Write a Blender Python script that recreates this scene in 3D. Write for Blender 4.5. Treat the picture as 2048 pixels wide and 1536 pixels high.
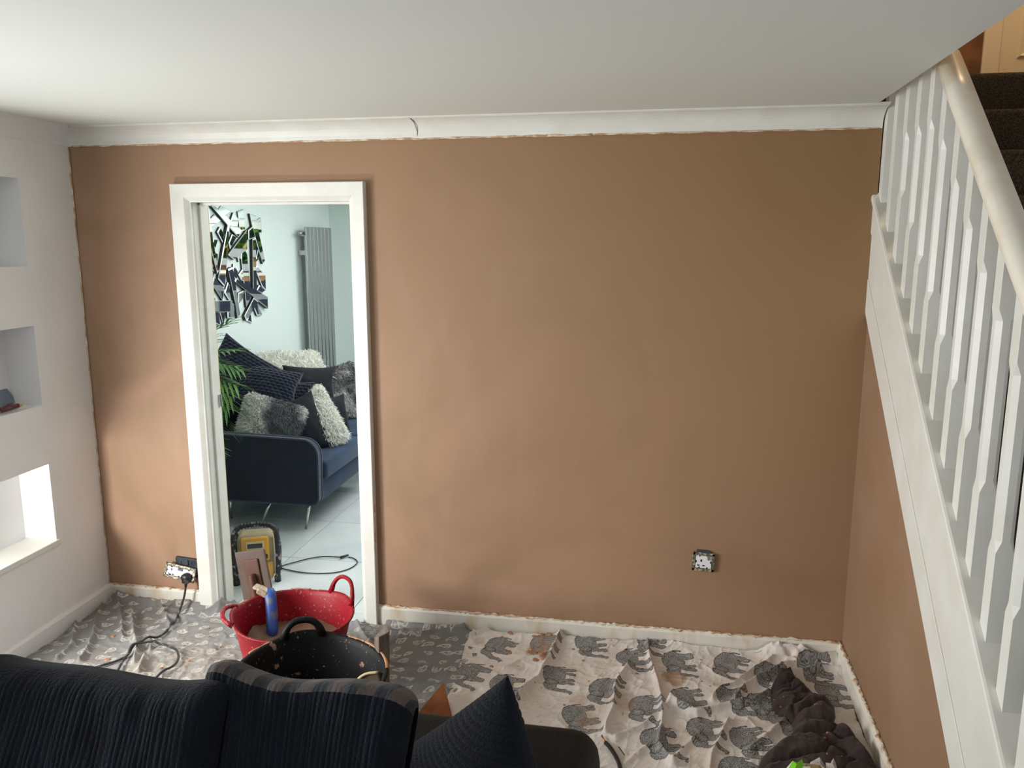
import bpy, bmesh, math, random
import numpy as np
from mathutils import Vector, Matrix, Euler
C = bpy.context.scene.collection
for o in list(bpy.data.objects): bpy.data.objects.remove(o)
# ---------------------------------------------------------------- camera, world, light, exposure
sc = bpy.context.scene
cam = bpy.data.cameras.new('camera'); co = bpy.data.objects.new('camera', cam); C.objects.link(co)
cam.sensor_width = 36; cam.lens = 1587.94/2048*36; cam.clip_start = .05
yaw, pit = -.1750, -.1776
f = Vector((math.sin(yaw)*math.cos(pit), math.cos(yaw)*math.cos(pit), math.sin(pit)))
r = Vector((math.cos(yaw), -math.sin(yaw), 0)); u = r.cross(f)
co.matrix_world = Matrix(((r.x, u.x, -f.x, 2.6646), (r.y, u.y, -f.y, -3.3693), (r.z, u.z, -f.z, 1.794), (0, 0, 0, 1)))
sc.camera = co
vs = sc.view_settings
sc.display_settings.display_device = 'sRGB'
vs.view_transform = 'Standard'; vs.look = 'None'; vs.gamma = 1; vs.exposure = 0.0; vs.use_curve_mapping = False
w = bpy.data.worlds.new('world'); sc.world = w; w.use_nodes = True
wb = w.node_tree.nodes['Background']; wb.inputs[0].default_value = (.70, .82, 1, 1); wb.inputs[1].default_value = 1.1

def area(name, loc, aim, sx, sy, power, col, spread=math.pi):
    l = bpy.data.lights.new(name, 'AREA'); l.shape = 'RECTANGLE'; l.size = sx; l.size_y = sy; l.energy = power; l.color = col; l.spread = spread
    o = bpy.data.objects.new(name, l); C.objects.link(o); o.location = loc
    o.rotation_euler = (Vector(aim)-Vector(loc)).to_track_quat('-Z', 'Y').to_euler(); return o
# low daylight from the glazed door just past the end of the left wall
area('light_garden_door', (-.10, -1.40, .66), (2.2, .5, 1.25), .22, .24, 25, (1, .985, .95))
area('light_side_window', (-.32, -2.15, 1.35), (3, -.8, .1), 1.5, 1.1, 54, (1, .992, .98), 2.5)
# added soft fill from behind the camera, no window known there
area('light_front_fill', (1.6, -4.85, 1.45), (1.6, 0, 1.2), 2.6, 1.3, 12, (1, .985, .96))
# added lamps under the tiled room's ceiling, for door daylight and even fill
area('light_kitchen_doors', (1.7, 3.05, 2.34), (1.5, 2.2, 0), 2.2, .9, 50, (.98, .99, 1))
area('light_kitchen_fill', (1.5, 1.5, 2.36), (1.4, 1.4, 0), 2.4, 1.6, 50, (.99, .995, 1))
lp = bpy.data.lights.new('landing_lamp', 'POINT'); lp.energy = 40; lp.color = (1, .70, .40); lp.shadow_soft_size = .12
lo = bpy.data.objects.new('landing_lamp', lp); C.objects.link(lo); lo.location = (4.30, .95, 4.4)

# ---------------------------------------------------------------- helpers
def L(r, g, b):
    return tuple(((c/255+.055)/1.055)**2.4 if c/255 > .04045 else c/255/12.92 for c in (r, g, b))+(1,)
MT = {}
def mat(name, col, rough=.6, metal=0, col2=None, ns=6, nd=4, lo=.35, hi=.65, bump=0, bs=60, coat=0, sheen=0, vcol=None, stretch=None, emit=0, spec=.5, extra=None):
    if name in MT: return MT[name]
    m = bpy.data.materials.new(name); m.use_nodes = True; nt = m.node_tree; N = nt.nodes; K = nt.links
    b = N['Principled BSDF']; b.inputs['Roughness'].default_value = rough; b.inputs['Metallic'].default_value = metal
    b.inputs['Specular IOR Level'].default_value = spec
    if coat: b.inputs['Coat Weight'].default_value = coat
    if sheen: b.inputs['Sheen Weight'].default_value = sheen
    tc = N.new('ShaderNodeTexCoord'); mp = N.new('ShaderNodeMapping'); K.new(tc.outputs['Object'], mp.inputs[0])
    if stretch: mp.inputs['Scale'].default_value = stretch
    src = None
    if vcol:
        a = N.new('ShaderNodeAttribute'); a.attribute_name = vcol; src = a.outputs['Color']
    if col2:
        n = N.new('ShaderNodeTexNoise'); n.inputs['Scale'].default_value = ns; n.inputs['Detail'].default_value = nd
        K.new(mp.outputs[0], n.inputs[0])
        rp = N.new('ShaderNodeMapRange'); rp.inputs[1].default_value = lo; rp.inputs[2].default_value = hi; K.new(n.outputs[0], rp.inputs[0])
        mx = N.new('ShaderNodeMix'); mx.data_type = 'RGBA'; K.new(rp.outputs[0], mx.inputs[0])
        if src: K.new(src, mx.inputs[6])
        else: mx.inputs[6].default_value = col
        mx.inputs[7].default_value = col2
        if vcol:
            mx.blend_type = 'MULTIPLY'
        src = mx.outputs[2]
    if extra: src = extra(nt, mp, src, col)
    if src: K.new(src, b.inputs['Base Color'])
    else: b.inputs['Base Color'].default_value = col
    if bump:
        n = N.new('ShaderNodeTexNoise'); n.inputs['Scale'].default_value = bs; n.inputs['Detail'].default_value = 5; K.new(mp.outputs[0], n.inputs[0])
        bp = N.new('ShaderNodeBump'); bp.inputs['Strength'].default_value = bump; bp.inputs['Distance'].default_value = .01
        K.new(n.outputs[0], bp.inputs['Height']); K.new(bp.outputs[0], b.inputs['Normal'])
    if emit:
        b.inputs['Emission Color'].default_value = col; b.inputs['Emission Strength'].default_value = emit
    MT[name] = m; return m

def wloc(o):
    v = Vector((0, 0, 0))
    while o is not None: v += o.location; o = o.parent
    return v
def mesh(name, V, F, m, parent=None, smooth=False, mi=None, col=None):
    """link one mesh object; V in world coordinates"""
    d = bpy.data.meshes.new(name)
    V = np.asarray(V, float); off = wloc(parent)
    V = V-np.array(off)
    if isinstance(F, np.ndarray):
        k = F.shape[1]; d.vertices.add(len(V)); d.vertices.foreach_set('co', V.ravel()); d.loops.add(F.size); d.polygons.add(len(F))
        d.loops.foreach_set('vertex_index', F.ravel().astype(np.int32)); d.polygons.foreach_set('loop_start', np.arange(0, F.size, k, dtype=np.int32))
        d.polygons.foreach_set('loop_total', np.full(len(F), k, dtype=np.int32)); d.update(calc_edges=True); d.validate()
    else:
        d.from_pydata([tuple(v) for v in V], [], F); d.update()
    for mm in (m if isinstance(m, (list, tuple)) else [m]): d.materials.append(mm)
    if mi is not None: d.polygons.foreach_set('material_index', np.asarray(mi, np.int32))
    if smooth: d.polygons.foreach_set('use_smooth', np.ones(len(d.polygons), bool))
    if col is not None:
        a = d.color_attributes.new('Col', 'FLOAT_COLOR', 'POINT'); c = np.ones((len(V), 4), np.float32); c[:, :3] = col; a.data.foreach_set('color', c.ravel())
    o = bpy.data.objects.new(name, d); C.objects.link(o)
    if parent is not None: o.parent = parent
    return o
def thing(name, label, cat, loc, group=None):
    o = bpy.data.objects.new(name, None); C.objects.link(o); o.location = loc; o.empty_display_size = .05
    o['label'] = label; o['category'] = cat
    if group: o['group'] = group
    return o
def tag(o, label=None, cat=None, group=None, kind=None):
    if label: o['label'] = label
    if cat: o['category'] = cat
    if group: o['group'] = group
    if kind: o['kind'] = kind
    return o
def empty_struct(name, loc=(0, 0, 0)):
    o = bpy.data.objects.new(name, None); C.objects.link(o); o.location = loc; o['kind'] = 'structure'; o.empty_display_size = .05; return o
class B:
    """collects primitives into one mesh"""
    def __init__(s): s.V = []; s.F = []; s.M = []; s.m = 0
    def add(s, V, F):
        n = len(s.V); s.V += [tuple(v) for v in V]; s.F += [tuple(i+n for i in f) for f in F]; s.M += [s.m]*len(F); return s
    def box(s, a, b, R=None, c=None):
        x0, y0, z0 = a; x1, y1, z1 = b
        V = [(x0,y0,z0),(x1,y0,z0),(x1,y1,z0),(x0,y1,z0),(x0,y0,z1),(x1,y0,z1),(x1,y1,z1),(x0,y1,z1)]
        if R is not None:
            c = Vector(c if c is not None else ((x0+x1)/2, (y0+y1)/2, (z0+z1)/2)); V = [tuple(R @ (Vector(v)-c)+c) for v in V]
        return s.add(V, [(0,3,2,1),(4,5,6,7),(0,1,5,4),(1,2,6,5),(2,3,7,6),(3,0,4,7)])
    def rbox(s, a, b, rad, seg=3, R=None, c=None):
        bm = bmesh.new(); bmesh.ops.create_cube(bm, size=1)
        sx, sy, sz = (b[i]-a[i] for i in range(3)); cc = Vector([(a[i]+b[i])/2 for i in range(3)])
        for v in bm.verts: v.co = Vector((v.co.x*sx, v.co.y*sy, v.co.z*sz))+cc
        rad = min(rad, .49*min(sx, sy, sz))
        bmesh.ops.bevel(bm, geom=bm.edges[:], offset=rad, segments=seg, profile=.5, affect='EDGES')
        if R is not None:
            c2 = Vector(c if c is not None else cc)
            for v in bm.verts: v.co = R @ (v.co-c2)+c2
        s.frombm(bm); return s
    def frombm(s, bm):
        bm.verts.index_update(); s.add([v.co[:] for v in bm.verts], [[v.index for v in f.verts] for f in bm.faces]); bm.free()
    def tube(s, pts, rad, n=8, caps=True, flat=1):
        P = [Vector(p) for p in pts]; rs = rad if isinstance(rad, (list, tuple)) else [rad]*len(P)
        V = []; F = []; up = None
        for i, p in enumerate(P):
            t = (P[min(i+1, len(P)-1)]-P[max(i-1, 0)]).normalized()
            if up is None: up = Vector((0, 0, 1)) if abs(t.z) < .9 else Vector((0, 1, 0))
            a = t.cross(up).normalized(); up = a.cross(t).normalized()
            for k in range(n):
                q = 2*math.pi*k/n; V.append(p+(a*math.cos(q)+up*math.sin(q)*flat)*rs[i])
        for i in range(len(P)-1):
            for k in range(n): F.append((i*n+k, i*n+(k+1) % n, (i+1)*n+(k+1) % n, (i+1)*n+k))
        if caps: F.append(tuple(range(n))[::-1]); F.append(tuple((len(P)-1)*n+k for k in range(n)))
        return s.add(V, F)
    def lathe(s, prof, c, n=32, sx=1, sy=1, R=None):
        V = []; F = []; c = Vector(c)
        for (rr, z) in prof:
            for k in range(n):
                q = 2*math.pi*k/n; v = Vector((rr*math.cos(q)*sx, rr*math.sin(q)*sy, z)); V.append((R @ v if R is not None else v)+c)
        for i in range(len(prof)-1):
            for k in range(n): F.append((i*n+k, i*n+(k+1) % n, (i+1)*n+(k+1) % n, (i+1)*n+k))
        return s.add(V, F)
    def prism(s, poly, p0, ax, bx, nx, d0, d1):
        """poly of (a,b) on axes ax,bx from origin p0, extruded along nx from d0 to d1"""
        p0, ax, bx, nx = map(Vector, (p0, ax, bx, nx)); n = len(poly)
        V = [p0+ax*a+bx*b+nx*d for d in (d0, d1) for a, b in poly]
        F = [tuple(range(n))[::-1], tuple(range(n, 2*n))]+[(i, (i+1) % n, n+(i+1) % n, n+i) for i in range(n)]
        return s.add(V, F)
    def go(s, name, m, parent=None, smooth=False, bev=0, seg=2):
        o = mesh(name, s.V, s.F, m, parent, smooth, s.M if isinstance(m, (list, tuple)) else None)
        bm = bmesh.new(); bm.from_mesh(o.data); bmesh.ops.recalc_face_normals(bm, faces=bm.faces[:]); bm.to_mesh(o.data); bm.free()
        if bev:
            md = o.modifiers.new('bevel', 'BEVEL'); md.width = bev; md.segments = seg; md.limit_method = 'ANGLE'; md.angle_limit = math.radians(40)
        return o
def curve(pts, n=12):
    """Catmull-Rom through points"""
    P = [Vector(p) for p in pts]; P = [P[0]*2-P[1]]+P+[P[-1]*2-P[-2]]; out = []
    for i in range(1, len(P)-2):
        for k in range(n):
            t = k/n; a, b, c, d = P[i-1:i+3]
            out.append(.5*((2*b)+(c-a)*t+(2*a-5*b+4*c-d)*t*t+(3*b-a-3*c+d)*t**3))
    out.append(P[-2]); return out
_T = {}
def vn(x, y, seed=0):
    """value noise, numpy arrays -> 0..1"""
    if seed not in _T: _T[seed] = np.random.RandomState(seed).rand(256, 256)
    T = _T[seed]
    xi = np.floor(x).astype(int); yi = np.floor(y).astype(int); fx = x-xi; fy = y-yi
    fx = fx*fx*(3-2*fx); fy = fy*fy*(3-2*fy); g = lambda a, b: T[a % 256, b % 256]
    return (g(xi, yi)*(1-fx)+g(xi+1, yi)*fx)*(1-fy)+(g(xi, yi+1)*(1-fx)+g(xi+1, yi+1)*fx)*fy
def fbm(x, y, seed=0, o=4):
    s = 0; a = .5
    for k in range(o): s = s+a*vn(x*2**k, y*2**k, seed+k); a *= .5
    return s
def segd(x, y, p, q):
    px, py = p; dx, dy = q[0]-px, q[1]-py; l = dx*dx+dy*dy+1e-12
    t = np.clip(((x-px)*dx+(y-py)*dy)/l, 0, 1); return np.hypot(x-px-t*dx, y-py-t*dy)
def polyd(x, y, P):
    d = None
    for a, b in zip(P[:-1], P[1:]):
        e = segd(x, y, a, b); d = e if d is None else np.minimum(d, e)
    return d
def inside(x, y, P):
    r = np.zeros(x.shape, bool); n = len(P)
    for i in range(n):
        (x1, y1), (x2, y2) = P[i], P[(i+1) % n]
        if y1 == y2: continue
        c = ((y1 > y) != (y2 > y)) & (x < (x2-x1)*(y-y1)/(y2-y1)+x1); r ^= c
    return r
def gridfaces(nx, ny, keep=None):
    i = np.arange(nx-1)[:, None]*ny+np.arange(ny-1)[None, :]
    F = np.stack([i, i+ny, i+ny+1, i+1], -1).reshape(-1, 4)
    if keep is not None:
        k = keep.ravel(); F = F[k[F].all(1)]
    return F
def compact(V, F, *A):
    used = np.unique(F); m = np.full(len(V), -1); m[used] = np.arange(len(used)); return (V[used], m[F])+tuple(a[used] for a in A)
def rotm(ang, ax='Y'): return Matrix.Rotation(ang, 3, ax)

KL, KR, XR, H = -.0242, -.026, 3.5127, 2.30
def xl(y): return KL*y      # left wall face at depth y
def xr(y): return XR-KR*y  # stair side wall face at depth y (y negative)
# ---------------------------------------------------------------- materials
def plaster_extra(nt, mp, src, col):
    """trowel sweeps and lighter skim bands in fresh plaster"""
    N = nt.nodes; K = nt.links
    n = N.new('ShaderNodeTexNoise'); n.inputs['Scale'].default_value = 1.3; n.inputs['Detail'].default_value = 6; n.inputs['Distortion'].default_value = 1.6
    K.new(mp.outputs[0], n.inputs[0])
    m2 = N.new('ShaderNodeMapping'); m2.inputs['Scale'].default_value = (3.5, 1, .9); K.new(mp.outputs[0], m2.inputs[0])
    n2 = N.new('ShaderNodeTexNoise'); n2.inputs['Scale'].default_value = 2.2; n2.inputs['Detail'].default_value = 7; n2.inputs['Roughness'].default_value = .6; K.new(m2.outputs[0], n2.inputs[0])
    a = N.new('ShaderNodeMapRange'); a.inputs[1].default_value = .38; a.inputs[2].default_value = .66; K.new(n.outputs[0], a.inputs[0])
    x = N.new('ShaderNodeMix'); x.data_type = 'RGBA'; K.new(a.outputs[0], x.inputs[0]); x.inputs[6].default_value = L(156, 124, 96); x.inputs[7].default_value = L(176, 139, 114)
    b = N.new('ShaderNodeMapRange'); b.inputs[1].default_value = .5; b.inputs[2].default_value = .74; b.inputs[4].default_value = .35; K.new(n2.outputs[0], b.inputs[0])
    y = N.new('ShaderNodeMix'); y.data_type = 'RGBA'; K.new(b.outputs[0], y.inputs[0]); K.new(x.outputs[2], y.inputs[6]); y.inputs[7].default_value = L(179, 146, 120)
    # darker, more olive towards the stairs and the ceiling
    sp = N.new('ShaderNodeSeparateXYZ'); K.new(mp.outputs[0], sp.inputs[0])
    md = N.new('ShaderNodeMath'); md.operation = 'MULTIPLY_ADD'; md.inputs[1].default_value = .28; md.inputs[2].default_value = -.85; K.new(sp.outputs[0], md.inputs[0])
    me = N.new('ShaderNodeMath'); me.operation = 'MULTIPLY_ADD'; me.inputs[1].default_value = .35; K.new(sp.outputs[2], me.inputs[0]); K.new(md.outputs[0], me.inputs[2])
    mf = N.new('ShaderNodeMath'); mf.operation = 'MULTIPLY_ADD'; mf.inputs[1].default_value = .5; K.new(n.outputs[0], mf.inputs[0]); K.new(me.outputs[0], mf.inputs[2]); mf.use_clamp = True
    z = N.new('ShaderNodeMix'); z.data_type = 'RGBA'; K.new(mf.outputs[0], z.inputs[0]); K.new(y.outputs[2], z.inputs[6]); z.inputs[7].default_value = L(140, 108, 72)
    return z.outputs[2]
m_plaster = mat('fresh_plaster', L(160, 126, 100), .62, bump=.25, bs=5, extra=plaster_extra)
m_plaster2 = mat('stair_plaster', L(148, 117, 92), .65, col2=L(140, 108, 80), ns=3, bump=.2, bs=5)
m_paint = mat('white_wall_paint', L(236, 236, 236), .6, col2=L(230, 229, 228), ns=3)
m_ceil = mat('ceiling_paint', L(221, 223, 216), .8)
m_trim = mat('white_gloss', L(226, 226, 219), .4, col2=L(220, 218, 208), ns=9)
m_dirty = mat('plaster_smeared_gloss', L(228, 224, 212), .5, col2=L(205, 180, 146), ns=12, nd=7, lo=.50, hi=.74, stretch=(1, 1, .35))
m_stain = mat('plaster_smear', L(190, 150, 110), .8, col2=L(228, 216, 196), ns=18, nd=5, lo=.42, hi=.6, bump=.6, bs=80)
m_mint = mat('pale_mint_paint', L(210, 222, 217), .6)
m_carpet = mat('grey_fleck_carpet', L(70, 72, 66), .95, col2=L(34, 36, 33), ns=260, nd=2, bump=1, bs=300)
m_tile = mat('pale_grey_tile', L(208, 214, 213), .10, col2=L(198, 206, 207), ns=2.2, nd=7, lo=.45, hi=.62, coat=.3)
m_grout = mat('grout', L(84, 90, 90), .8)
m_scar = mat('stair_carpet', L(104, 88, 64), 1, col2=L(36, 30, 22), ns=190, nd=3, bump=1, bs=260)
m_rail = mat('cream_handrail_paint', L(236, 230, 214), .35, col2=L(214, 200, 168), ns=5, nd=4, lo=.5, hi=.7)
m_wdoor = mat('cream_door_paint', L(236, 222, 196), .4)
m_lplast = mat('landing_plaster', L(140, 98, 64), .8, col2=L(112, 76, 48), ns=9)
m_black = mat('black_plastic', L(22, 23, 25), .45)
m_steel = mat('polished_steel', L(200, 200, 198), .22, 1)
m_chrome = mat('satin_chrome', L(176, 176, 176), .2, 1)

# ---------------------------------------------------------------- setting
zt = 1.968; x0, x1 = .600, 1.353
b = B(); b.m = 0
b.box((-.02, 0, 0), (x0-.03, .02, H+.02)); b.box((x1+.03, 0, 0), (XR, .02, H+.02)); b.box((x0-.03, 0, zt+.03), (x1+.03, .02, H+.02))
b.m = 1
b.box((-.6, .02, 0), (x0-.03, .12, H+.02)); b.box((x1+.03, .02, 0), (XR, .12, H+.02)); b.box((x0-.03, .02, zt+.03), (x1+.03, .12, H+.02))
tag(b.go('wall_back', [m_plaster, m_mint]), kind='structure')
# ragged gap where the plaster was cut round the door frame is shadowed by the raised architrave

def left_wall():
    """white box-out wall with three recessed niches; the lowest one is open at its near end"""
    T = .165; y_end = -1.0; b = B()
    ys = [(0, -.33), (-.33, -.93), (-.93, y_end)]
    zs = [(0, .447), (.447, .808), (.808, 1.078), (1.078, 1.432), (1.432, 1.689), (1.689, 2.058), (2.058, H)]
    def blk(ya, yb, za, zb, d0=0, d1=T+.03):
        V = []
        for y in (ya, yb):
            for (d, z) in ((d0, za), (d1, za), (d1, zb), (d0, zb)): V.append((xl(y)-d, y, z))
        b.add(V, [(0,1,2,3),(7,6,5,4),(0,4,5,1),(1,5,6,2),(2,6,7,3),(3,7,4,0)])
    for j, (ya, yb) in enumerate(ys):
        for i, (za, zb) in enumerate(zs):
            if i in (1, 3, 5) and j == 1 or (i == 1 and j == 2): blk(ya, yb, za, zb, T-.005, T+.03)  # lowest niche's near end opened, out of view, to let light in
            else: blk(ya, yb, za, zb)
    o = b.go('wall_left', m_paint); o['kind'] = 'structure'
    # sill of the lowest niche stands a little proud
    s = B(); V = []
    for y in (-.315, y_end):
        for (d, z) in ((-.010, .424), (.16, .424), (.16, .449), (-.010, .449)): V.append((xl(y)-d, y, z))
    s.add(V, [(0,1,2,3),(7,6,5,4),(0,4,5,1),(1,5,6,2),(2,6,7,3),(3,7,4,0)])
    s.go('niche_sill', m_trim, o, bev=.003)
    # plaster line squeezed along the corner
    t = B(); random.seed(4)
    pts = [(xl(-.004)+.003, -.004-.003*random.random(), z/40*2.12+.1) for z in range(41)]
    t.tube(pts, [.002+.002*random.random() for _ in pts], 6); t.go('corner_smear', m_stain, o, True)
    return o
left_wall()
# rest of the room shell, out of the frame
b = B(); b.box((-.45, -5, 0), (-.35, -3.2, H)); b.box((-.45, -3.2, 1.75), (-.35, -1.0, H)); b.box((-.45, -1.0, 0), (-.2, .0, H)); b.box((-.45, -3.2, 0), (-.35, -1.0, .05))
tag(b.go('wall_left', m_paint), kind='structure')
b = B(); b.box((-.45, -5.1, 0), (.3, -5, H)); b.box((2.9, -5.1, 0), (4.5, -5, H)); b.box((.3, -5.1, 0), (2.9, -5, .8)); b.box((.3, -5.1, 2.1), (2.9, -5, H))
tag(b.go('wall_front', m_paint), kind='structure')
b = B(); b.box((4.45, -5.1, 0), (4.55, .80, 4.9)); tag(b.go('wall_stairs', m_paint), kind='structure')
b = B(); b.box((-.45, -5.1, -.05), (4.5, -.012, 0)); tag(b.go('floor', m_carpet), kind='structure')
# ceiling: its right edge trims the stairwell
b = B()
ex0, ex1 = 3.4665, 3.465+(-.029/1.27)*(5.0)
b.prism([(-.45, .12), (3.4665, .12), (3.4665, -.095), (3.351, -5.1), (-.45, -5.1)], (0, 0, H), (1, 0, 0), (0, 1, 0), (0, 0, 1), 0, .24)
tag(b.go('ceiling', m_ceil), kind='structure')
b = B(); b.box((3.3, -5.1, 4.9), (5.8, 2.6, 5.0)); b.box((3.3, -5.1, 4.9), (4.6, 2.6, 4.95)); tag(b.go('ceiling', m_ceil), kind='structure')
b = B(); b.prism([(3.05, -5.1), (3.352, -5.1), (3.44, -1.4), (3.3, -1.4)], (0, 0, H+.24), (1, 0, 0), (0, 1, 0), (0, 0, 1), 0, 2.36)
b.box((3.25, -1.4, H+.24), (3.36, 2.5, 4.9))
tag(b.go('wall_stairwell', m_paint), kind='structure')
# cove along back wall and left wall
def cove(name, p0, dirv, nrm, length, m, z0=2.2215, dp=.095):
    prof = [(0, z0), (.004, z0), (.006, z0+.006)]
    for k in range(0, 9):
        q = k/8*math.pi/2; prof.append((.006+(dp-.014)*(1-math.cos(q)), z0+.006+(H-z0-.012)*math.sin(q)))
    prof += [(dp-.008, H-.004), (dp, H-.004), (dp, H+.004), (0, H+.004)]
    b = B(); p0 = Vector(p0); d = Vector(dirv); n = Vector(nrm); k = len(prof)
    V = [p0+d*s+n*a+Vector((0, 0, z)) for s in (0, length) for a, z in prof]
    b.add(V, [(i, (i+1) % k, k+(i+1) % k, k+i) for i in range(k)]+[tuple(range(k))[::-1], tuple(range(k, 2*k))])
    o = b.go(name, m, smooth=False); return tag(o, kind='structure')
c1 = cove('trim_1', (-.01, 0, 0), (1, 0, 0), (0, -1, 0), 3.520, m_trim)
cove('trim_2', (0, 0, 0), Vector((-KL, -1, 0)).normalized(), (1, 0, 0), 1.02, m_paint, dp=.085)
b = B(); b.tube([(1.662, -.003, 2.226), (1.666, -.012, 2.25), (1.663, -.045, 2.282), (1.655, -.09, 2.297)], .0016, 5); b.go('joint_crack', mat('crack_shadow', L(110, 106, 98), .9), c1)
t = B(); random.seed(8)
for s0, s1, rr in ((.02, 1.6, .003), (1.1, 2.4, .004), (2.4, 3.5, .003)):
    pts = [(s0+(s1-s0)*i/40, -.004, 2.2205+.003*random.random()) for i in range(41)]
    t.tube(pts, [rr*(.5+random.random()) for _ in pts], 5)
t.go('plaster_smear', m_stain, c1, True)
# baseboards with plaster smeared along the top
def base(name, P, nrm, h=.094, th=.018, m=m_dirty, smear=True, seed=1):
    b = B(); P = [Vector((p[0], p[1], 0)) for p in P]; n = Vector(nrm)
    prof = [(0, 0), (th, 0), (th, h-.012), (th*.55, h), (0, h)]; k = len(prof)
    V = [p+n*a+Vector((0, 0, z)) for p in P for a, z in prof]
    F = []
    for s in range(len(P)-1): F += [(s*k+i, s*k+(i+1) % k, (s+1)*k+(i+1) % k, (s+1)*k+i) for i in range(k)]
    b.add(V, F+[tuple(range(k))[::-1], tuple((len(P)-1)*k+i for i in range(k))])
    o = tag(b.go(name, m), kind='structure')
    if smear:
        t = B(); random.seed(seed); Lg = (P[-1]-P[0]).length; nn = int(Lg/.012)
        pts = [P[0].lerp(P[-1], i/nn)+n*(.004+.008*random.random())+Vector((0, 0, h-.001+.004*random.random())) for i in range(nn+1)]
        t.tube(pts, [.003+.0075*random.random()**2 for _ in pts], 6, flat=.7); t.go('plaster_smear', m_stain, o, True)
    return o
base('baseboard_back', [(0, 0), (.527, 0)], (0, -1, 0), seed=2)
base('baseboard_back', [(1.428, 0), (XR, 0)], (0, -1, 0), seed=3)
base('baseboard_left', [(0, 0), (xl(-1.0), -1.0)], (1, 0, 0), th=.016, m=m_paint, smear=False)
base('baseboard_right', [(XR, 0), (xr(-1.9), -1.9)], (-1, 0, 0), th=.020, seed=5)

# --- doorway
d1 = empty_struct('door_1', (.976, 0, 0))
def arch(prof, xi0, xi1, zi, m, name, sgn=-1, y0=0):
    k = len(prof); V = []
    for (ex, ez, sx, sz) in ((xi0, 0, -1, 0), (xi0, zi, -1, 1), (xi1, zi, 1, 1), (xi1, 0, 1, 0)):
        wr = .086 if ex == xi0 else .074
        for t, d in prof: V.append((ex+sx*t*wr/.08, y0+sgn*d, ez+sz*t))
    F = []
    for s in range(3): F += [(s*k+i, s*k+(i+1) % k, (s+1)*k+(i+1) % k, (s+1)*k+i) for i in range(k)]
    b = B(); b.add(V, F+[tuple(range(k)), tuple(3*k+i for i in range(k))]); return b.go(name, m, d1)
prof = [(0, 0), (0, .012), (.004, .014), (.018, .028), (.022, .031), (.077, .036), (.080, .033), (.080, 0)]
arch(prof, x0, x1, zt, m_trim, 'architrave')
b = B(); b.box((x0-.03, -.004, 0), (x0, .130, zt)); b.box((x1, -.004, 0), (x1+.03, .130, zt)); b.box((x0-.03, -.004, zt), (x1+.03, .130, zt+.03))
b.go('door_lining', m_trim, d1, bev=.002)
b = B(); b.box((x0, .045, 0), (x0+.011, .072, zt)); b.box((x1-.011, .045, 0), (x1, .072, zt)); b.box((x0, .045, zt-.011), (x1, .072, zt)); b.go('door_stop', m_trim, d1, bev=.002)
b = B(); b.box((x0-.028, .1305, 0), (x0-.001, .1365, zt)); b.go('raw_edge', mat('bare_timber_edge', L(222, 204, 164), .7), d1)
b = B(); b.box((x0, .105, 1.0), (x0+.002, .129, 1.06)); b.tube([(x0+.003, .132, 1.0), (x0+.003, .132, 1.06)], .004, 8); b.go('hinge', m_steel, d1)
t = B(); random.seed(11)
for k in range(24):
    z = .3+1.7*random.random(); t.box((x0-.0885, -.022-.005*random.random(), z), (x0-.0855, -.004, z+.01+.05*random.random()))
for z in (.42, .45, .50, .56): t.box((x1+.071, -.031, z), (x1+.0755, -.012, z+.035))
t.go('plaster_smear', m_stain, d1)

# --- tiled room beyond
KX0, KX1, KY1 = -.32, 3.4, 3.75
b = B(); b.box((KX0-.1, .12, 0), (KX0, KY1+.1, 2.4)); tag(b.go('wall_left', m_mint), kind='structure')
b = B(); b.box((KX1, .12, 0), (KX1+.1, KY1+.1, 2.4)); tag(b.go('wall_right', m_mint), kind='structure')
PX0, PX1, PZ = .25, 2.95, 1.98
b = B(); b.box((KX0-.1, KY1, 0), (PX0, KY1+.1, 2.4)); b.box((PX1, KY1, 0), (KX1+.1, KY1+.1, 2.4)); b.box((PX0, KY1, PZ), (PX1, KY1+.1, 2.4))
tag(b.go('wall_rear', m_mint), kind='structure')
b = B(); b.box((KX0-.1, .1, 2.4), (KX1+.1, KY1+.1, 2.5)); tag(b.go('ceiling', m_ceil), kind='structure')
kf = B(); kf.box((KX0-.1, -.011, -.05), (KX1+.1, KY1+.1, -.003)); kf = tag(kf.go('floor', m_grout), kind='structure')
xs = [KX0]+[.05+.6*i for i in range(6)]+[KX1]; ys = [-.010, .075]+[.675+.6*i for i in range(6) if .675+.6*i < KY1]+[KY1]
cache = {}
for i in range(len(xs)-1):
    for j in range(len(ys)-1):
        sx, sy = xs[i+1]-xs[i], ys[j+1]-ys[j]; key = (round(sx, 3), round(sy, 3)); cx, cy = (xs[i]+xs[i+1])/2, (ys[j]+ys[j+1])/2
        if key not in cache:
            t = B(); t.box((-sx/2+.002, -sy/2+.002, -.01), (sx/2-.002, sy/2-.002, 0)); o = t.go('tile', m_tile); cache[key] = o
        else:
            o = cache[key].copy(); C.objects.link(o)
        o.parent = kf; o.location = (cx, cy, .0003*((i*7+j*3) % 3))
b = B(); b.box((KX0, .13, 0), (KX0+.014, KY1, .10)); b.box((KX0, KY1-.014, 0), (PX0-.02, KY1, .10)); tag(b.go('baseboard_left', m_trim, bev=.003), kind='structure')
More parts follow.
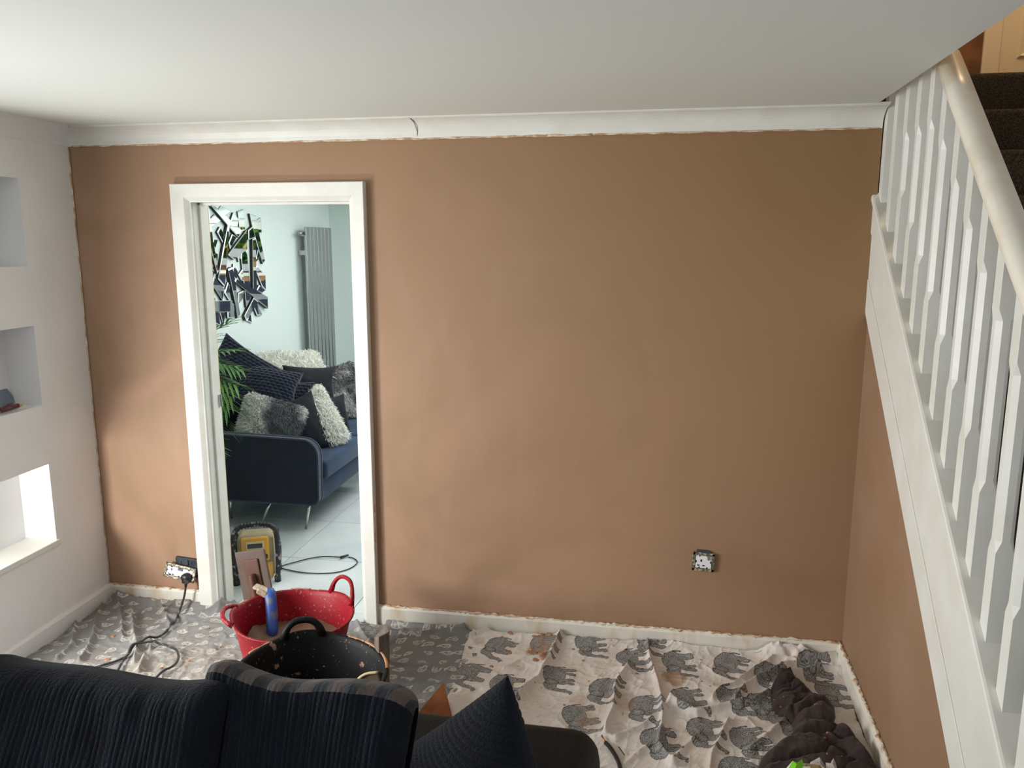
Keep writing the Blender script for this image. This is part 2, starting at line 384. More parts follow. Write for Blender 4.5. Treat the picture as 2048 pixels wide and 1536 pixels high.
# glazed garden doors of the tiled room (seen in the mirror)
g = empty_struct('window_1', ((PX0+PX1)/2, KY1, 0))
b = B()
for x in (PX0, (PX0+PX1)/2-.04, PX1-.08): b.box((x, KY1+.01, .0), (x+.08, KY1+.08, PZ))
b.box((PX0, KY1+.01, PZ-.08), (PX1, KY1+.08, PZ)); b.box((PX0, KY1+.01, 0), (PX1, KY1+.08, .08)); b.box((PX0, KY1+.03, 1.50), (PX1, KY1+.06, 1.53))
b.go('window_frame', m_trim, g)
mg = bpy.data.materials.new('clear_glass'); mg.use_nodes = True; q = mg.node_tree.nodes['Principled BSDF']; q.inputs['Transmission Weight'].default_value = 1; q.inputs['Roughness'].default_value = 0; q.inputs['IOR'].default_value = 1.05
for xa, xb in ((PX0+.08, 1.56), (1.64, PX1-.08)):
    b = B(); b.box((xa, KY1+.040, .08), (xb, KY1+.046, PZ-.08)); b.go('pane', mg, g)
# upstairs landing
b = B(); b.box((3.36, .84, 2.30), (5.8, 2.5, 2.555)); tag(b.go('floor', m_scar), kind='structure')
LY = 1.75
b = B(); b.box((3.36, LY, 2.555), (4.53, LY+.1, 4.9)); b.box((5.3, LY, 2.555), (5.8, LY+.1, 4.9)); b.box((4.5, LY, 4.55), (5.3, LY+.1, 4.9)); tag(b.go('wall_landing', m_lplast), kind='structure')
b = B(); b.box((5.7, .8, 2.5), (5.8, LY, 4.9)); b.box((4.55, .72, 2.5), (5.8, .80, 4.9)); tag(b.go('wall_landing', m_paint), kind='structure')
d2 = empty_struct('door_2', (4.9, LY, 2.555))
b = B(); b.box((4.445, LY-.022, 2.555), (4.535, LY, 4.62)); b.box((4.535, LY-.022, 4.54), (5.3, LY, 4.62)); b.go('door_frame', m_wdoor, d2, bev=.004)
b = B(); b.box((4.541, LY-.004, 2.56), (5.29, LY+.036, 4.535)); dl = b.go('door_leaf', m_wdoor, d2, bev=.002)
for xa, xb in ((4.625, 4.88), (4.95, 5.21)):
    for za, zb in ((2.80, 3.35), (3.47, 4.1), (4.2, 4.45)):
        b = B(); b.m = 0
        ring = [(0, 0), (.014, -.012), (.03, -.004), (.05, -.010)]
        V = []; F = []
        for t_, d_ in ring: V += [(xa+t_, LY-.004+d_, za+t_), (xb-t_, LY-.004+d_, za+t_), (xb-t_, LY-.004+d_, zb-t_), (xa+t_, LY-.004+d_, zb-t_)]
        for s in range(3): F += [(s*4+i, s*4+(i+1) % 4, s*4+4+(i+1) % 4, s*4+4+i) for i in range(4)]
        F.append((12, 13, 14, 15)); b.add(V, F); b.go('door_panel', m_wdoor, dl)

# --- staircase
st = thing('staircase', 'white painted open staircase with square spindles and dark carpeted steps on the right', 'staircase', (xr(-1)+.4, -.5, 0))
def strz(y): return 1.978+.797*y       # top of string
def lowz(y): return 1.513+.805*y
def railz(y): return 2.842+.835*y       # underside of handrail
# side wall under the stairs
b = B(); V = []
yy = [0, -.5, -1.0, -1.5, -1.85]
for y in yy: V += [(xr(y), y, 0), (xr(y), y, max(.05, lowz(y)+.03)), (xr(y)+.09, y, max(.05, lowz(y)+.03)), (xr(y)+.09, y, 0)]
F = [(0,1,2,3), (19,18,17,16)]
for s in range(4): F += [(s*4+i, s*4+(i+1) % 4, s*4+4+(i+1) % 4, s*4+4+i) for i in range(4)]
b.add(V, F); wr = tag(b.go('wall_right', m_plaster2), kind='structure')
def sloped(name, f0, f1, dx0, dx1, m, y0=.012, y1=-2.1, n=14, bev=.002, par=st):
    """board following the flight between two height functions"""
    b = B(); V = []
    for i in range(n+1):
        y = y0+(y1-y0)*i/n; x = xr(y)
        V += [(x+dx0, y, f0(y)), (x+dx0, y, f1(y)), (x+dx1, y, f1(y)), (x+dx1, y, f0(y))]
    F = [(0, 1, 2, 3), tuple(n*4+i for i in (3, 2, 1, 0))]
    for s in range(n): F += [(s*4+i, s*4+(i+1) % 4, s*4+4+(i+1) % 4, s*4+4+i) for i in range(4)]
    b.add(V, F); return b.go(name, m, par, bev=bev)
y_ = -1.95
sloped('string_board', lambda y: lowz(y), lambda y: lowz(y)+.135, -.012, .03, m_trim, y1=y_)
sloped('string_board', lambda y: lowz(y)+.138, lambda y: strz(y)-.155, -.010, .03, m_trim, y1=y_)
sloped('string_board', lambda y: strz(y)-.152, lambda y: strz(y)-.035, -.014, .03, m_trim, y1=y_)
sloped('capping', lambda y: strz(y)-.036, lambda y: strz(y)-.004, -.022, .062, m_trim, y1=y_, bev=.008)
# handrail
b = B(); V = []
prof = [(-.004, 0), (.052, 0), (.060, .016), (.062, .040), (.050, .062), (.024, .070), (0, .062), (-.012, .040), (-.010, .014)]
k = len(prof); n = 10; ya, yb = -.655, -2.3
for i in range(n+1):
    y = ya+(yb-ya)*i/n
    for a, z in prof: V.append((xr(y)+a, y, railz(y)+z+.002))
F = [tuple(range(k)), tuple(n*k+i for i in range(k))[::-1]]
for s in range(n): F += [(s*k+i, s*k+(i+1) % k, (s+1)*k+(i+1) % k, (s+1)*k+i) for i in range(k)]
b.add(V, F); b.go('handrail', m_rail, st, True)
# spindles: square with stopped chamfers
def spindle(y):
    s = .0415; h = s/2; cx = xr(y)+.004+h; z0 = strz(y)-.02; z1 = min(railz(y)+.02, H+.14); c = .012
    zl = strz(y)+.205; zu = min(railz(y)-.15, 2.17); b = B(); V = []
    def ring(z, ch):
        ch = max(ch, .0006)
        return [(cx-h+ch, y-h, z), (cx+h-ch, y-h, z), (cx+h, y-h+ch, z), (cx+h, y+h-ch, z), (cx+h-ch, y+h, z), (cx-h+ch, y+h, z), (cx-h, y+h-ch, z), (cx-h, y-h+ch, z)]
    R = [(z0, 0), (zl, 0), (zl+.03, c), (zu-.03, c), (zu, 0), (z1, 0)] if zu-zl > .12 else [(z0, 0), (z1, 0)]
    for z, ch in R: V += ring(z, ch)
    F = [tuple(range(8)), tuple((len(R)-1)*8+i for i in range(8))[::-1]]
    for q in range(len(R)-1): F += [(q*8+i, q*8+(i+1) % 8, q*8+8+(i+1) % 8, q*8+8+i) for i in range(8)]
    b.add(V, F); return b.go('spindle', m_trim, st)
for yv in [-.022, -.163, -.303, -.445, -.580, -.716, -.862, -1.000, -1.134, -1.266, -1.400, -1.530, -1.665, -1.80]: spindle(yv)
# steps: nosings rise .1975 per .25
m_rise = m_scar
for kk in range(0, 13):
    z = 2.562-.1975*kk; y = .81-.248*kk
    b = B(); b.rbox((xr(-1)+.062 if y < .05 else 3.56, y, z-.24 if kk < 12 else 0), (4.45, y+.50 if kk else y+.06, z), .022, 4)
    b.go('step', m_scar, st, True)
# underside filler and newel
b = B(); b.rbox((xr(-2.0)-.03, -2.06, 0), (xr(-2.0)+.06, -1.96, 1.35), .006); b.go('newel_post', m_trim, st)
# ---------------------------------------------------------------- dust sheets
ELE_R = [([(2.685, -0.041), (2.722, -0.317), (2.749, -0.459), (2.748, -0.594), (2.737, -0.749), (2.779, -0.854)], .020, .016),
 ([(2.301, 0.018), (2.273, -0.222), (2.247, -0.404), (2.197, -0.502), (2.158, -0.664)], .026, .020),
 ([(2.610, -0.242), (2.561, -0.402), (2.560, -0.574), (2.540, -0.724)], .024, .018),
 ([(3.481, -0.033), (3.348, -0.089), (3.243, -0.140), (3.088, -0.314), (3.031, -0.417)], .026, .018),
 ([(3.399, -0.141), (3.243, -0.246), (3.105, -0.415), (2.980, -0.484), (2.876, -0.536), (2.826, -0.511), (2.781, -0.482)], .024, .017),
 ([(3.217, -0.079), (3.111, -0.191), (3.039, -0.307), (2.981, -0.351), (2.943, -0.426)], .018, .016),
 ([(2.993, -0.561), (2.956, -0.666), (2.917, -0.788), (2.901, -0.911)], .018, .016),
 ([(2.577, -0.742), (2.683, -0.637), (2.758, -0.543), (2.781, -0.488)], .016, .018),
 ([(2.618, -0.882), (2.702, -0.755), (2.783, -0.666)], .012, .02),
 ([(2.779, -0.854), (2.834, -0.732), (2.882, -0.664)], .012, .016),
 ([(1.891, -0.101), (2.011, 0.002), (2.151, 0.006), (2.288, 0.030)], .020, .012),
 ([(2.270, -0.193), (2.168, -0.245), (2.095, -0.328)], .010, .012),
 ([(2.472, 0.033), (2.698, -0.021), (2.917, -0.014), (3.089, -0.006), (3.216, -0.006)], .012, .02),
 ([(3.051, -0.723), (3.178, -0.551), (3.250, -0.441)], .014, .02),
 ([(3.502, -0.123), (3.424, -0.117), (3.312, -0.184), (3.217, -0.288)], .018, .02)]
GRY_R = [([(0.055, -0.025), (0.197, -0.198), (0.329, -0.373)], .018, .014), ([(0.228, -0.166), (0.314, -0.269), (0.463, -0.464), (0.539, -0.579)], .026, .012),
 ([(0.038, -0.118), (0.130, -0.286), (0.201, -0.395), (0.252, -0.501), (0.291, -0.601)], .026, .014), ([(0.033, -0.293), (0.113, -0.411), (0.167, -0.497), (0.181, -0.599)], .022, .014),
 ([(0.327, -0.067), (0.401, -0.146), (0.474, -0.226)], .016, .014), ([(0.405, -0.140), (0.497, -0.140), (0.543, -0.100), (0.609, -0.018), (0.682, 0.113)], .020, .014),
 ([(0.364, -0.099), (0.374, -0.032), (0.454, -0.029), (0.481, 0.015)], .014, .012), ([(0.539, -0.507), (0.569, -0.565), (0.593, -0.630)], .026, .018), ([(0.477, -0.384), (0.530, -0.452)], .020, .01),
 ([(0.031, 0.024), (0.069, 0.066), (0.157, 0.046), (0.278, 0.032)], .05, .016), ([(0.485, 0.010), (0.546, 0.044), (0.610, 0.124), (0.674, 0.159)], .045, .02),
 ([(1.471, -0.032), (1.586, -0.033), (1.732, -0.032), (1.850, -0.026)], .022, .010), ([(1.303, 0.064), (1.471, 0.019), (1.642, 0.028), (1.841, 0.012)], .030, .012), ([(1.501, -0.121), (1.635, -0.112), (1.715, -0.060), (1.855, -0.026)], .016, .010),
 ([(1.325, -0.027), (1.412, -0.161), (1.525, -0.279)], .014, .012), ([(1.451, -0.201), (1.513, -0.105), (1.575, -0.074)], .010, .008), ([(1.510, -0.237), (1.577, -0.156), (1.624, -0.114)], .010, .008),
 ([(1.599, -0.361), (1.735, -0.370), (1.850, -0.391)], .010, .012), ([(1.682, -0.479), (1.791, -0.487), (1.895, -0.522)], .014, .014), ([(0.807, -0.404), (0.710, -0.443), (0.632, -0.469)], .008, .012), ([(0.895, -0.475), (0.800, -0.512), (0.739, -0.564)], .010, .012)]
def sheet_h(x, y, R, seed, base, sharp=1.0):
    h = np.full(x.shape, base)
    wx = x+.015*(fbm(x*9, y*9, seed+20)-.5); wy = y+.015*(fbm(x*9+5, y*9, seed+21)-.5)
    for P, a, wd in R:
        d = polyd(wx, wy, P); h = h+a*sharp*np.exp(-(d/(wd*.62))**1.4)+a*.16*np.exp(-(d/(wd*2.6))**2)
    n = fbm(x*6+y*3, y*7-x*2, seed, 4); h = h+.010*(n-.45)
    rr = 1-np.abs(2*fbm(x*5+2*y, y*5-x, seed+7, 3)-.95)*2.2; h = h+.006*np.clip(rr, 0, 1)**3
    r2 = 1-np.abs(2*fbm(x*14-6*y, y*13+4*x, seed+9, 2)-.75)*2.5; h = h+.0036*np.clip(r2, 0, 1)**2
    r3 = 1-np.abs(2*fbm(x*30-9*y, y*12+4*x, seed+13, 2)-.75)*2.6; h = h+.0022*np.clip(r3, 0, 1)**2
    return np.maximum(h, .003)
def h_grey(x, y):
    h = sheet_h(x, y, GRY_R, 3, .006)
    h = h+.035*np.exp(-((y-.0)/.045)**2)*(x < .62)+.012*np.exp(-((x-.1)/.06)**2)
    g = 1-np.abs(2*fbm(x*22+y*4, y*30, 71, 2)-.75)*2.5
    h = h+.005*np.clip(g, 0, 1)*np.exp(-((x-.75)/.35)**2-((y+.52)/.25)**2)
    return h
def h_ele(x, y):
    h = sheet_h(x, y, ELE_R, 40, .011, 1.25)
    dg = 1-np.abs(2*fbm(x*7+y*7, (x-y)*26, 47, 2)-.75)*2.4; h = h+.006*np.clip(dg, 0, 1)**2*np.clip((fbm(x*3, y*3, 48)-.38)*6, 0, 1)
    kx, ky = [(3.290, -0.003)][0]
    q = np.exp(-((x-kx)/.10)**2-((y-ky)/.07)**2)
    h = h+.040*q+.055*q*(1-np.abs(2*fbm(x*17, y*17, 90, 2)-.8)*2.2)
    return h+.014*np.exp(-((y+.03)/.05)**2)
# prints
def sd_caps(x, y, pts, w0, w1=None):
    w1 = w0 if w1 is None else w1; d = None; n = len(pts)-1
    for i in range(n):
        e = segd(x, y, pts[i], pts[i+1])-(w0+(w1-w0)*(i+.5)/n); d = e if d is None else np.minimum(d, e)
    return d
def sd_ell(x, y, cx, cy, a, b, rot=0):
    c, s = math.cos(rot), math.sin(rot); X = (x-cx)*c+(y-cy)*s; Y = -(x-cx)*s+(y-cy)*c
    k = np.sqrt((X/a)**2+(Y/b)**2); return (k-1)*min(a, b)
def elephant(x, y, cx, cy, rot, sc_, seed, colr):
    """stamp one patterned elephant print: u = towards its head, v = towards its feet"""
    c, s = math.cos(rot), math.sin(rot); dx, dy = (x-cx)/sc_, (y-cy)/sc_
    u_ = -dy*c+dx*s; v = dx*c+dy*s
    near = (np.abs(u_) < .17) & (np.abs(v) < .14); iu, iv = u_[near], v[near]
    if iu.size == 0: return
    rs = np.random.RandomState(seed)
    d = sd_ell(iu, iv, -.005, -.006, .080, .056, .05)
    d = np.minimum(d, sd_ell(iu, iv, -.045, -.002, .042, .045)); d = np.minimum(d, sd_ell(iu, iv, .080, -.016, .036, .034))
    st_ = rs.rand(4)*.02-.01
    for k, lu in enumerate((-.062, -.034, .030, .056)):
        d = np.minimum(d, sd_caps(iu, iv, [(lu, .01), (lu+st_[k]*.5, .05), (lu+st_[k], .088)], .016, .012))
    d = np.minimum(d, sd_caps(iu, iv, [(.103, -.006), (.117, .03), (.116, .062), (.126, .088), (.138, .086)], .0165, .006))
    d = np.minimum(d, sd_caps(iu, iv, [(-.078, -.02), (-.090, .01), (-.090, .04)], .003, .005))
    ins = d < 0
    pts = rs.rand(26, 2)*np.array([.24, .15])+np.array([-.10, -.06])
    rr = np.full(iu.shape, 9.)
    idx = np.zeros(iu.shape, int)
    for k, (a, b) in enumerate(pts):
        e = np.hypot((iu-a), (iv-b)*1.25); m_ = e < rr; rr = np.where(m_, e, rr); idx[m_] = k
    ring = (np.mod(rr*1000+idx*1.7, 9.5) < 3.6)
    line = ring
    ear = sd_ell(iu, iv, .052, -.012, .024, .032)
    line = np.where(np.abs(ear) < .0022, True, line); line = np.where(iv < .035, line & ~(ear < -.016), line)
    g = np.where(line, .075, .33)+.03*vn(iu*90, iv*90, seed)
    g = np.where(d > -.0030, .060, g)
    cc = np.stack([g, g*.985, g*.955], -1)
    t = colr[near]; t[ins] = cc[ins]; colr[near] = t
def paisley(x, y, cx, cy, rot, s, colr, seed):
    c, sn = math.cos(rot), math.sin(rot); dx, dy = (x-cx)/s, (y-cy)/s; u_ = dx*c+dy*sn; v = -dx*sn+dy*c
    near = (np.abs(u_) < 2.6) & (np.abs(v) < 2.2); iu, iv = u_[near], v[near]
    if iu.size == 0: return
    d = np.hypot(iu, iv)-1
    for a, b, w_ in ((.8, .25, .72), (1.3, .55, .46), (1.7, .95, .26), (1.95, 1.35, .12)): d = np.minimum(d, np.hypot(iu-a, iv-b)-w_)
    on = (np.abs(d+.12) < .17) | (np.abs(np.hypot(iu, iv)-.28) < .13)
    t = colr[near]; k = .60+.20*((seed*37) % 5)/5; t[on] = t[on]*.3+np.array([k, k*.97, k*.88])*.75; colr[near] = t
m_ele = mat('printed_cotton', (1, 1, 1, 1), .9, vcol='Col', col2=(.86, .80, .72, 1), ns=5, nd=6, lo=.45, hi=.75, bump=.25, bs=70)
m_gry = mat('printed_grey_cotton', (1, 1, 1, 1), .85, vcol='Col', col2=(.86, .82, .76, 1), ns=4, nd=5, lo=.45, hi=.7, bump=.3, bs=60, spec=.3)
def make_sheet(name, label, x0_, x1_, y0_, y1_, res, poly, hf, colf, m):
    X = np.arange(x0_, x1_, res); Y = np.arange(y0_, y1_, res); x, y = np.meshgrid(X, Y, indexing='ij')
    h = hf(x, y)
    wob = .010*(fbm(x*14, y*14, 5)-.47)
    keep = inside(x+wob, y+wob, poly)
    V = np.stack([x, y, h], -1).reshape(-1, 3); F = gridfaces(len(X), len(Y), keep); col = colf(x.ravel(), y.ravel())
    V, F, col = compact(V, F, col)
    o = mesh(name, V, F, m, None, True, None, col); tag(o, label, 'dust sheet')
    md = o.modifiers.new('thickness', 'SOLIDIFY'); md.thickness = .0015; md.offset = -1
    return o
EP = [(2.021, -0.134), (2.219, -0.099), (2.417, -0.056), (1.947, -0.370), (2.310, -0.343), (2.605, -0.152), (2.507, -0.404), (2.106, -0.444), (2.421, -0.609), (2.668, -0.501), (2.801, -0.139), (3.020, -0.113), (2.685, 0.005), (2.829, -0.417), (3.178, -0.183), (3.017, -0.402), (3.124, -0.411), (2.720, -0.717), (2.886, -0.621), (3.042, -0.651), (3.195, -0.500), (3.406, -0.266), (2.984, -0.823), (3.361, -0.107), (3.143, -0.790)]
def col_ele(x, y):
    c = np.empty((len(x), 3)); n = .70+.06*fbm(x*3, y*3, 12); c[:, 0] = n; c[:, 1] = n*.925; c[:, 2] = n*.86
    sp = vn(x*70, y*70, 33); c[sp > .965] *= np.array([.55, .42, .32])
    for i, (a, b) in enumerate(EP): elephant(x, y, a+.004, b-.01, (i*37 % 11-5)*.06+(.5 if i in (15, 17, 20) else 0), .84+.012*(i % 4), i+3, c)
    def stain(px, py, rx, ry, col, sd_, k=.9):
        q = np.hypot((x-px)/rx, (y-py)/ry)+1.1*(fbm(x*26, y*26, sd_)-.5); a = np.clip((1.0-q)*3, 0, 1)[:, None]*k; c[:] = c*(1-a)+np.array(col)*a
    a, b = [(2.806, -0.287)][0]; stain(a, b, .055, .06, (.38, .22, .12), 4, .75)
    for (a, b), r_ in zip([(2.614, -0.483), (2.223, -0.090), (2.210, -0.160), (2.155, -0.297), (2.430, -0.515), (2.479, -0.641), (2.782, -0.248), (1.941, -0.116), (2.037, -0.013), (2.264, -0.150)], (.05, .04, .05, .03, .04, .05, .03, .03, .04, .05)): stain(a, b, r_, r_*1.3, (.42, .27, .17), int(a*100), .35)
    return c
def col_gry(x, y):
    c = np.empty((len(x), 3)); n = .21+.06*fbm(x*3, y*3, 12); c[:, 0] = n*1.02; c[:, 1] = n; c[:, 2] = n*1.0
    # paler, warmer tone on the sheet left of the tubs
    a = np.clip(1.25-np.hypot((x-.85)/.55, (y+.55)/.33)+.8*(fbm(x*7, y*9, 55)-.5), 0, 1)[:, None]*.42; dust = np.array([.40, .345, .28])
    rs = random.Random(9); k = 0
    X = .02
    while X < 2.1:
        Y = -1.15+rs.random()*.05
        while Y < .06:
            paisley(x, y, X+rs.uniform(-.018, .018), Y+rs.uniform(-.012, .012), rs.choice([0, .4, math.pi, 2.6, -.6, 3.6])+rs.uniform(-.4, .4), rs.uniform(.013, .0185), c, k); k += 1; Y += .072
        X += .078
    return c*(1-a)+dust*a
gp = [(0.018, -0.649), (0.029, -0.467), (0.031, -0.392), (0.011, -0.266), (0.022, -0.180), (0.012, -0.083)]
grey_poly = [(.02, -1.4)]+[(a+.0, b) for a, b in gp]+[(.03, -.022), (.59, -.022), (.606, .06), (.80, .055), (.97, .03), (1.1, -.012), (1.345, -.030), (1.43, -.034), (1.95, -.022), (1.97, -1.4)]
make_sheet('dust_sheet', 'grey dust sheet with pale teardrop paisley print under the tubs', .012, 2.0, -1.35, .07, .004, grey_poly, h_grey, col_gry, m_gry)
le = [(1.889, -0.039), (1.893, -0.087), (1.879, -0.150), (1.894, -0.258), (1.905, -0.421), (1.912, -0.588)]
ri = [(3.510, -0.002), (3.489, -0.125), (3.500, -0.246), (3.479, -0.407), (3.475, -0.499), (3.478, -0.648)]
ele_poly = le[:1]+[(2.4, -.022), (3.0, -.024), (3.40, -.030)]+ri+[(3.46, -1.3), (1.90, -1.3)]+le[::-1][:-1]
make_sheet('dust_sheet', 'off-white dust sheet printed with rows of patterned elephants', 1.82, 3.50, -1.28, -.018, .0026, ele_poly, h_ele, col_ele, m_ele)
def top(x, y):
    """height of whatever sheet covers the floor at x, y"""
    X = np.array([x]); Y = np.array([y]); e = inside(X, Y, ele_poly)[0]; g_ = inside(X, Y, grey_poly)[0]
    return float(max(h_ele(X, Y)[0] if e else 0, h_grey(X, Y)[0] if g_ else 0))

# --- brown cloth heap
m_brown = mat('brown_cotton', L(48, 36, 33), .95, col2=L(62, 48, 42), ns=8, nd=5, bump=.3, bs=50, sheen=.1)
bpoly = [(3.173, -0.336), (3.203, -0.268), (3.260, -0.227), (3.309, -0.242), (3.332, -0.305), (3.377, -0.347), (3.408, -0.384), (3.395, -0.464), (3.371, -0.535), (3.410, -0.535), (3.436, -0.586), (3.455, -0.667), (3.472, -0.777), (3.469, -0.864), (3.023, -0.966), (3.054, -0.860), (3.082, -0.769), (3.129, -0.704), (3.175, -0.661), (3.213, -0.606), (3.223, -0.542), (3.196, -0.498), (3.162, -0.454)]
_rb = np.random.RandomState(17); BC = np.stack([_rb.uniform(3.03, 3.5, 30), _rb.uniform(-1.05, -.22, 30)], 1); BA = _rb.uniform(-.5, 1.2, 30); BH = _rb.uniform(.3, 1.0, 30)
def h_brown(x, y, e):
    wx = x+.05*(fbm(x*6, y*6, 60)-.5); wy = y+.05*(fbm(x*6+9, y*6, 61)-.5)
    f1 = np.full(x.shape, 9.); f2 = np.full(x.shape, 9.); hh = np.zeros(x.shape)
    for (cx, cy), a, k in zip(BC, BA, BH):
        c, s_ = math.cos(a), math.sin(a); X_ = (wx-cx)*c+(wy-cy)*s_; Y_ = -(wx-cx)*s_+(wy-cy)*c; d = np.sqrt((X_*.5)**2+(Y_*1.35)**2)
        n_ = d < f1; f2 = np.where(n_, f1, np.minimum(f2, d)); hh = np.where(n_, k, hh); f1 = np.where(n_, d, f1)
    g = np.clip(f2-f1, 0, .075)/.075; h = .030+.044*(g*(2-g))**.9*(.35+.65*hh)+.02*fbm(x*7, y*7, 66)+.004*np.clip(1-np.abs(2*fbm(x*26, y*26, 63, 2)-.75)*3, 0, 1)
    return h*np.clip(e/.045, 0, 1)**.6
X = np.arange(3.02, 3.50, .0035); Y = np.arange(-1.12, -.20, .0035); x, y = np.meshgrid(X, Y, indexing='ij')
e = polyd(x, y, bpoly+bpoly[:1]); e = np.where(inside(x, y, bpoly), e, 0)
z = h_brown(x, y, e)+np.where(e > 0, h_ele(x, y)*.8, .004)
V = np.stack([x, y, z], -1).reshape(-1, 3); F = gridfaces(len(X), len(Y), e > 0); V, F = compact(V, F)
o = mesh('brown_cloth', V, F, m_brown, None, True); tag(o, 'crumpled dark brown cloth flecked with plaster on the elephant sheet by the stair wall', 'cloth')
md = o.modifiers.new('thickness', 'SOLIDIFY'); md.thickness = .002; md.offset = -1
def brown_top(a, b):
    A = np.array([a]); Bq = np.array([b]); ee = np.where(inside(A, Bq, bpoly), polyd(A, Bq, bpoly+bpoly[:1]), 0)
    return float((h_brown(A, Bq, ee)+h_ele(A, Bq)*.8)[0]) if ee[0] > 0 else top(a, b)
# --- plaster crumbs
m_crumb = mat('fresh_plaster_crumb', L(160, 112, 80), .9, col2=L(178, 138, 106), ns=30)
rnd = random.Random(5)
def crumb(x, y, z, s, label, group):
    n = rnd.randint(5, 7); V = []; a0 = rnd.random()*6
    for i in range(n):
        q = a0+2*math.pi*i/n; rr = s*rnd.uniform(.55, 1.05); V.append((x+rr*math.cos(q), y+rr*.8*math.sin(q), z-.001))
    V += [((v[0]-x)*.75+x, (v[1]-y)*.75+y, z+s*.3+.001) for v in V]
    b = B(); b.add(V, [tuple(range(n))[::-1], tuple(range(n, 2*n))]+[(i, (i+1) % n, n+(i+1) % n, n+i) for i in range(n)])
    o = b.go('plaster_crumb', m_crumb); tag(o, label, 'plaster crumb', group)
for (a, b_), s in zip([(1.935, -0.031), (1.962, -0.017), (2.041, -0.032), (2.071, -0.046), (2.183, -0.055), (2.216, -0.040), (2.251, -0.044), (2.274, -0.011), (2.285, 0.010), (2.180, -0.183), (2.203, -0.188), (2.235, -0.209), (2.259, -0.191), (2.216, -0.246), (2.253, -0.235), (2.183, -0.147)], (.018, .022, .024, .018, .014, .02, .026, .03, .022, .02, .016, .026, .024, .02, .026, .014)):
    crumb(a, b_, top(a, b_), s, 'orange-brown lump of fallen plaster along the back baseboard fold', 'fallen plaster along the baseboard fold')
for (a, b_), s in zip([(2.365, -0.124), (2.400, -0.144), (2.417, -0.210), (2.095, -0.206), (2.037, -0.318), (2.648, -0.284), (2.974, -0.203), (2.988, -0.213), (3.053, -0.120), (2.916, -0.114), (2.870, -0.280), (2.942, -0.324), (2.957, -0.307), (2.910, -0.292), (2.375, -0.559), (2.535, -0.479), (2.577, -0.304), (2.036, -0.071), (2.345, -0.465), (2.453, -0.364)], [.008, .012, .009, .014, .011, .010, .008, .007, .008, .006, .006, .006, .006, .006, .007, .006, .006, .008, .006, .006]):
    crumb(a, b_, top(a, b_), s, 'small scattered plaster crumb on the elephant sheet', 'crumbs scattered on the elephant sheet')
for (a, b_), s in zip([(0.278, -0.363), (0.385, -0.547), (0.487, -0.350), (0.665, -0.213), (0.653, -0.175), (0.662, -0.578), (0.812, -0.372), (0.742, -0.502), (0.731, -0.417)], [.016, .017, .009, .011, .008, .010, .011, .012, .007]):
    crumb(a, b_, top(a, b_), s, 'orange plaster crumb on the grey paisley sheet', 'crumbs on the grey sheet')
for (a, b_), s in zip([(3.341, -0.451), (3.180, -0.406), (3.312, -0.516), (3.328, -0.641), (3.315, -0.661), (3.274, -0.768), (3.294, -0.792), (3.305, -0.520), (3.194, -0.463), (3.206, -0.443), (3.255, -0.389), (3.396, -0.835), (3.351, -0.758)], [.006, .004, .005, .009, .008, .009, .006, .005, .004, .004, .004, .012, .005]):
    crumb(a, b_, brown_top(a, b_), s, 'pinkish plaster fleck on the brown cloth', 'flecks on the brown cloth')
# orange card triangle poking up between the sheets and the black sofa
A3, B3, C3 = [(p[0], p[1]) for p in [(1.886, -0.540), (1.831, -0.704), (1.973, -0.706)]]
V = [(A3[0], A3[1], .055), (B3[0], B3[1]-.03, .030), (C3[0], C3[1]-.03, .030)]
V += [(v[0], v[1], v[2]-.005) for v in V]
b = B(); b.add(V, [(0, 1, 2), (5, 4, 3), (0, 3, 4, 1), (1, 4, 5, 2), (2, 5, 3, 0)])
tag(b.go('card_offcut', mat('orange_card', L(150, 88, 48), .8, col2=L(128, 72, 38), ns=20)), 'orange-brown triangular card offcut on the floor behind the black sofa', 'card')

# ---------------------------------------------------------------- tubs
def tub_extra(nt, mp, src, col, k=0):
    N = nt.nodes; K = nt.links
    n = N.new('ShaderNodeTexNoise'); n.inputs['Scale'].default_value = 11; n.inputs['Detail'].default_value = 5; K.new(mp.outputs[0], n.inputs[0])
    v = N.new('ShaderNodeTexNoise'); v.inputs['Scale'].default_value = 85; v.inputs['Detail'].default_value = 2; K.new(mp.outputs[0], v.inputs[0])
    sp = N.new('ShaderNodeSeparateXYZ'); K.new(mp.outputs[0], sp.inputs[0])
    a = N.new('ShaderNodeMapRange'); a.inputs[1].default_value = .66; a.inputs[2].default_value = .68; K.new(n.outputs[0], a.inputs[0])
    c = N.new('ShaderNodeMapRange'); c.inputs[1].default_value = .64+k; c.inputs[2].default_value = .69+k; K.new(v.outputs[0], c.inputs[0])
    mx = N.new('ShaderNodeMath'); mx.operation = 'MAXIMUM'; K.new(a.outputs[0], mx.inputs[0]); K.new(c.outputs[0], mx.inputs[1])
    x = N.new('ShaderNodeMix'); x.data_type = 'RGBA'; K.new(mx.outputs[0], x.inputs[0]); x.inputs[6].default_value = col; x.inputs[7].default_value = L(150, 118, 96)
    return x.outputs[2]
m_red = mat('splattered_red_rubber', L(142, 14, 30), .5, spec=.3, extra=tub_extra, bump=.1, bs=30)
m_blk = mat('splattered_black_rubber', L(10, 10, 11), .6, spec=.25, extra=lambda *a: tub_extra(*a, k=.045))
m_wet = mat('wet_plaster', L(128, 98, 78), .45, col2=L(108, 82, 66), ns=9, nd=5, bump=1, bs=14)
